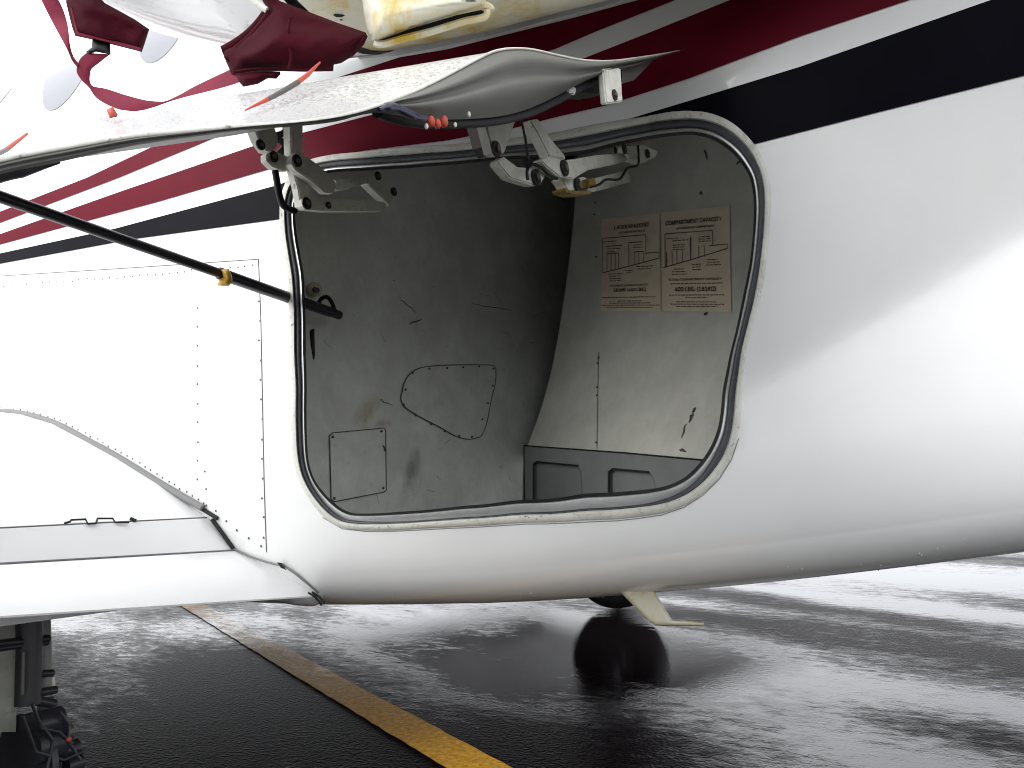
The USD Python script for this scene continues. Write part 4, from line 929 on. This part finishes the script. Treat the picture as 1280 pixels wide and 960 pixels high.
ribbon(c2([(580,352),(520,420),(510,470),(540,530),(590,580),(640,650),(720,700),(820,735),(910,742),(1000,722),(1147,672),(1579,555),(1640,530)]),
       c2([(735,362),(660,420),(605,470),(598,530),(612,570),(700,590),(860,640),(1000,672),(1080,677),(1180,640),(1280,585),(1541,459),(1620,420)]), [1.76, 1.72, 1.66, 1.56, 1.48], 'strap', ic, n=90)
c10 = lambda p: C4(p, 5.565, 270, 0)
ec = thing('drain_cover', 'dark maroon fabric cover bag hanging under the engine above the raised door', 'engine cover')
inflate(c10([(280,-60),(365,70),(250,210),(130,300),(38,350),(70,430),(110,520),(150,515),(440,495),(600,500),(815,495),(820,450),(870,440),(960,385),(1030,310),(1055,255),(1040,225),(850,160),(640,80),(440,5),(400,-60)]), 1.50, .10, 'bag', 'cloth', ec, R=38, fold=.11, seed=5, step=4, fs=(10, 10, 14))
inflate(c10([(140,512),(240,500),(445,498),(450,515),(420,548),(360,545),(290,585),(190,604),(160,570)]), 1.44, .035, 'loose_flap', 'cloth', ec, step=4, R=16, fold=.02)
q = arr(c10([(365,75),(255,215),(140,305),(48,355)])); obj('piping', tube(spline(at_depth(q[:, 0], q[:, 1], np.full(4, 1.48)), 24), .009, 8), 'cloth', ec, smooth=60)
q = arr(c10([(375,85),(275,225),(165,330),(75,420)])); obj('piping', tube(spline(at_depth(q[:, 0], q[:, 1], np.full(4, 1.465)), 24), .007, 8), 'cloth', ec, smooth=60)
for pts_, d_h in ((c10([(130,500),(300,480),(480,476),(640,482),(800,476)]), 1.425), (c10([(520,120),(500,260),(520,400),(505,478)]), 1.398), (c10([(940,372),(1000,310),(1030,262)]), 1.44)):
    q = arr(pts_); obj('hem_seam', tube(spline(at_depth(q[:, 0], q[:, 1], np.full(len(q), d_h)), 30), .0026, 6), 'cloth', ec, smooth=60)
q = arr(c10([(262,2),(300,35),(355,72)])); obj('clip', tube(spline(at_depth(q[:, 0], q[:, 1], np.full(3, 1.46)), 12), .006, 8), 'lip', ec, smooth=60)

# ---------------------------------------------------------------- ground
la, lb = at_z(arr([220., 254.]), arr([757., 753.]), 0), at_z(arr([566., 626.]), arr([960., 960.]), 0)
ca, cb = la.mean(0), lb.mean(0); dl = (cb - ca) / np.linalg.norm(cb - ca); wl_ = (np.linalg.norm(np.cross(la[1] - la[0], dl)) + np.linalg.norm(np.cross(lb[1] - lb[0], dl))) / 4
nl = np.array([-dl[1], dl[0], 0])
def spot(px, py): return at_z(arr([px]), arr([py]), 0)[0]
# drier, rougher patches and standing water: centre, half length along the streaks, half width, weight
SPOTS = [(spot(1120, 815), 1.3, .34, -.27), (spot(1210, 785), 1.2, .18, -.22), (spot(960, 785), .9, .16, -.12), (spot(920, 855), .8, .26, -.24), (spot(820, 925), .6, .35, -.28), (spot(640, 920), .8, .4, -.32), (spot(480, 850), .5, .25, -.15),
         (spot(150, 800), 1.8, .8, -.20), (spot(120, 880), 1.2, .8, -.26), (spot(350, 920), .7, .5, -.30), (spot(520, 785), 1.8, .7, .24), (spot(770, 820), 1.1, .55, .42), (spot(600, 860), .6, .3, .20), (spot(1150, 725), 3.0, .8, .30), (spot(1200, 940), .7, .3, .12)]
def wetness(P):
    t, n = P[:, 0] * dl[0] + P[:, 1] * dl[1], P[:, 0] * nl[0] + P[:, 1] * nl[1]
    w = .46 + 1.25 * (meshkit.fbm(np.stack([t * .8, n * 2.6, 0 * t + 4.2], 1), 6, 11) - .5)
    for c, a, b, k in SPOTS:
        dt, dn = t - (c @ dl), n - (c @ nl)
        w = w + k * np.exp(-((dt / a) ** 2 + (dn / b) ** 2))
    return w
def wet_sheet(name, V, F, m, label):
    p = obj(name, (V, F), m, smooth=False)
    UsdGeom.PrimvarsAPI(p).CreatePrimvar('wet', Sdf.ValueTypeNames.FloatArray, 'vertex').Set(Vt.FloatArray.FromNumpy(wetness(np.asarray(V)).astype(np.float32)))
    return tag(p, label, kind='structure')
def axis(lo, hi, step, far):
    a_ = np.arange(lo, hi + step / 2, step); k = np.geomspace(step * 2, far, 34)
    return np.r_[(lo - np.cumsum(k))[::-1], a_, hi + np.cumsum(k)]
gx_, gy_ = axis(-7, 3.0, .06, 220.0), axis(.6, 12, .06, 220.0)
X_, Y_ = np.meshgrid(gx_, gy_, indexing='ij'); ni, nj = X_.shape
V = np.stack([X_.ravel(), Y_.ravel(), np.zeros(ni * nj)], 1)
I_, J_ = np.meshgrid(np.arange(ni - 1), np.arange(nj - 1), indexing='ij'); i0 = (I_ * nj + J_).ravel()
F = np.stack([i0, i0 + nj, i0 + nj + 1, i0 + 1], 1)
wet_sheet('apron', V, F, 'apron', 'wet dark asphalt apron with puddles')
tpts = np.linspace(-9, 5, 300)[:, None]
jl, jr = [w * (meshkit.noise(np.c_[tpts[:, 0] * 22, np.full(300, s), np.zeros(300)]) - .5)[:, None] for w, s in ((.006, 1.), (.006, 9.))]
V, F = strip([ca + tpts * dl + nl * (wl_ + jl) + [0, 0, .004], ca + tpts * dl + [0, 0, .004], ca + tpts * dl - nl * (wl_ + jr) + [0, 0, .004]], closed=False)
wet_sheet('painted_line', V, F, 'line', 'worn yellow painted line across the wet apron')
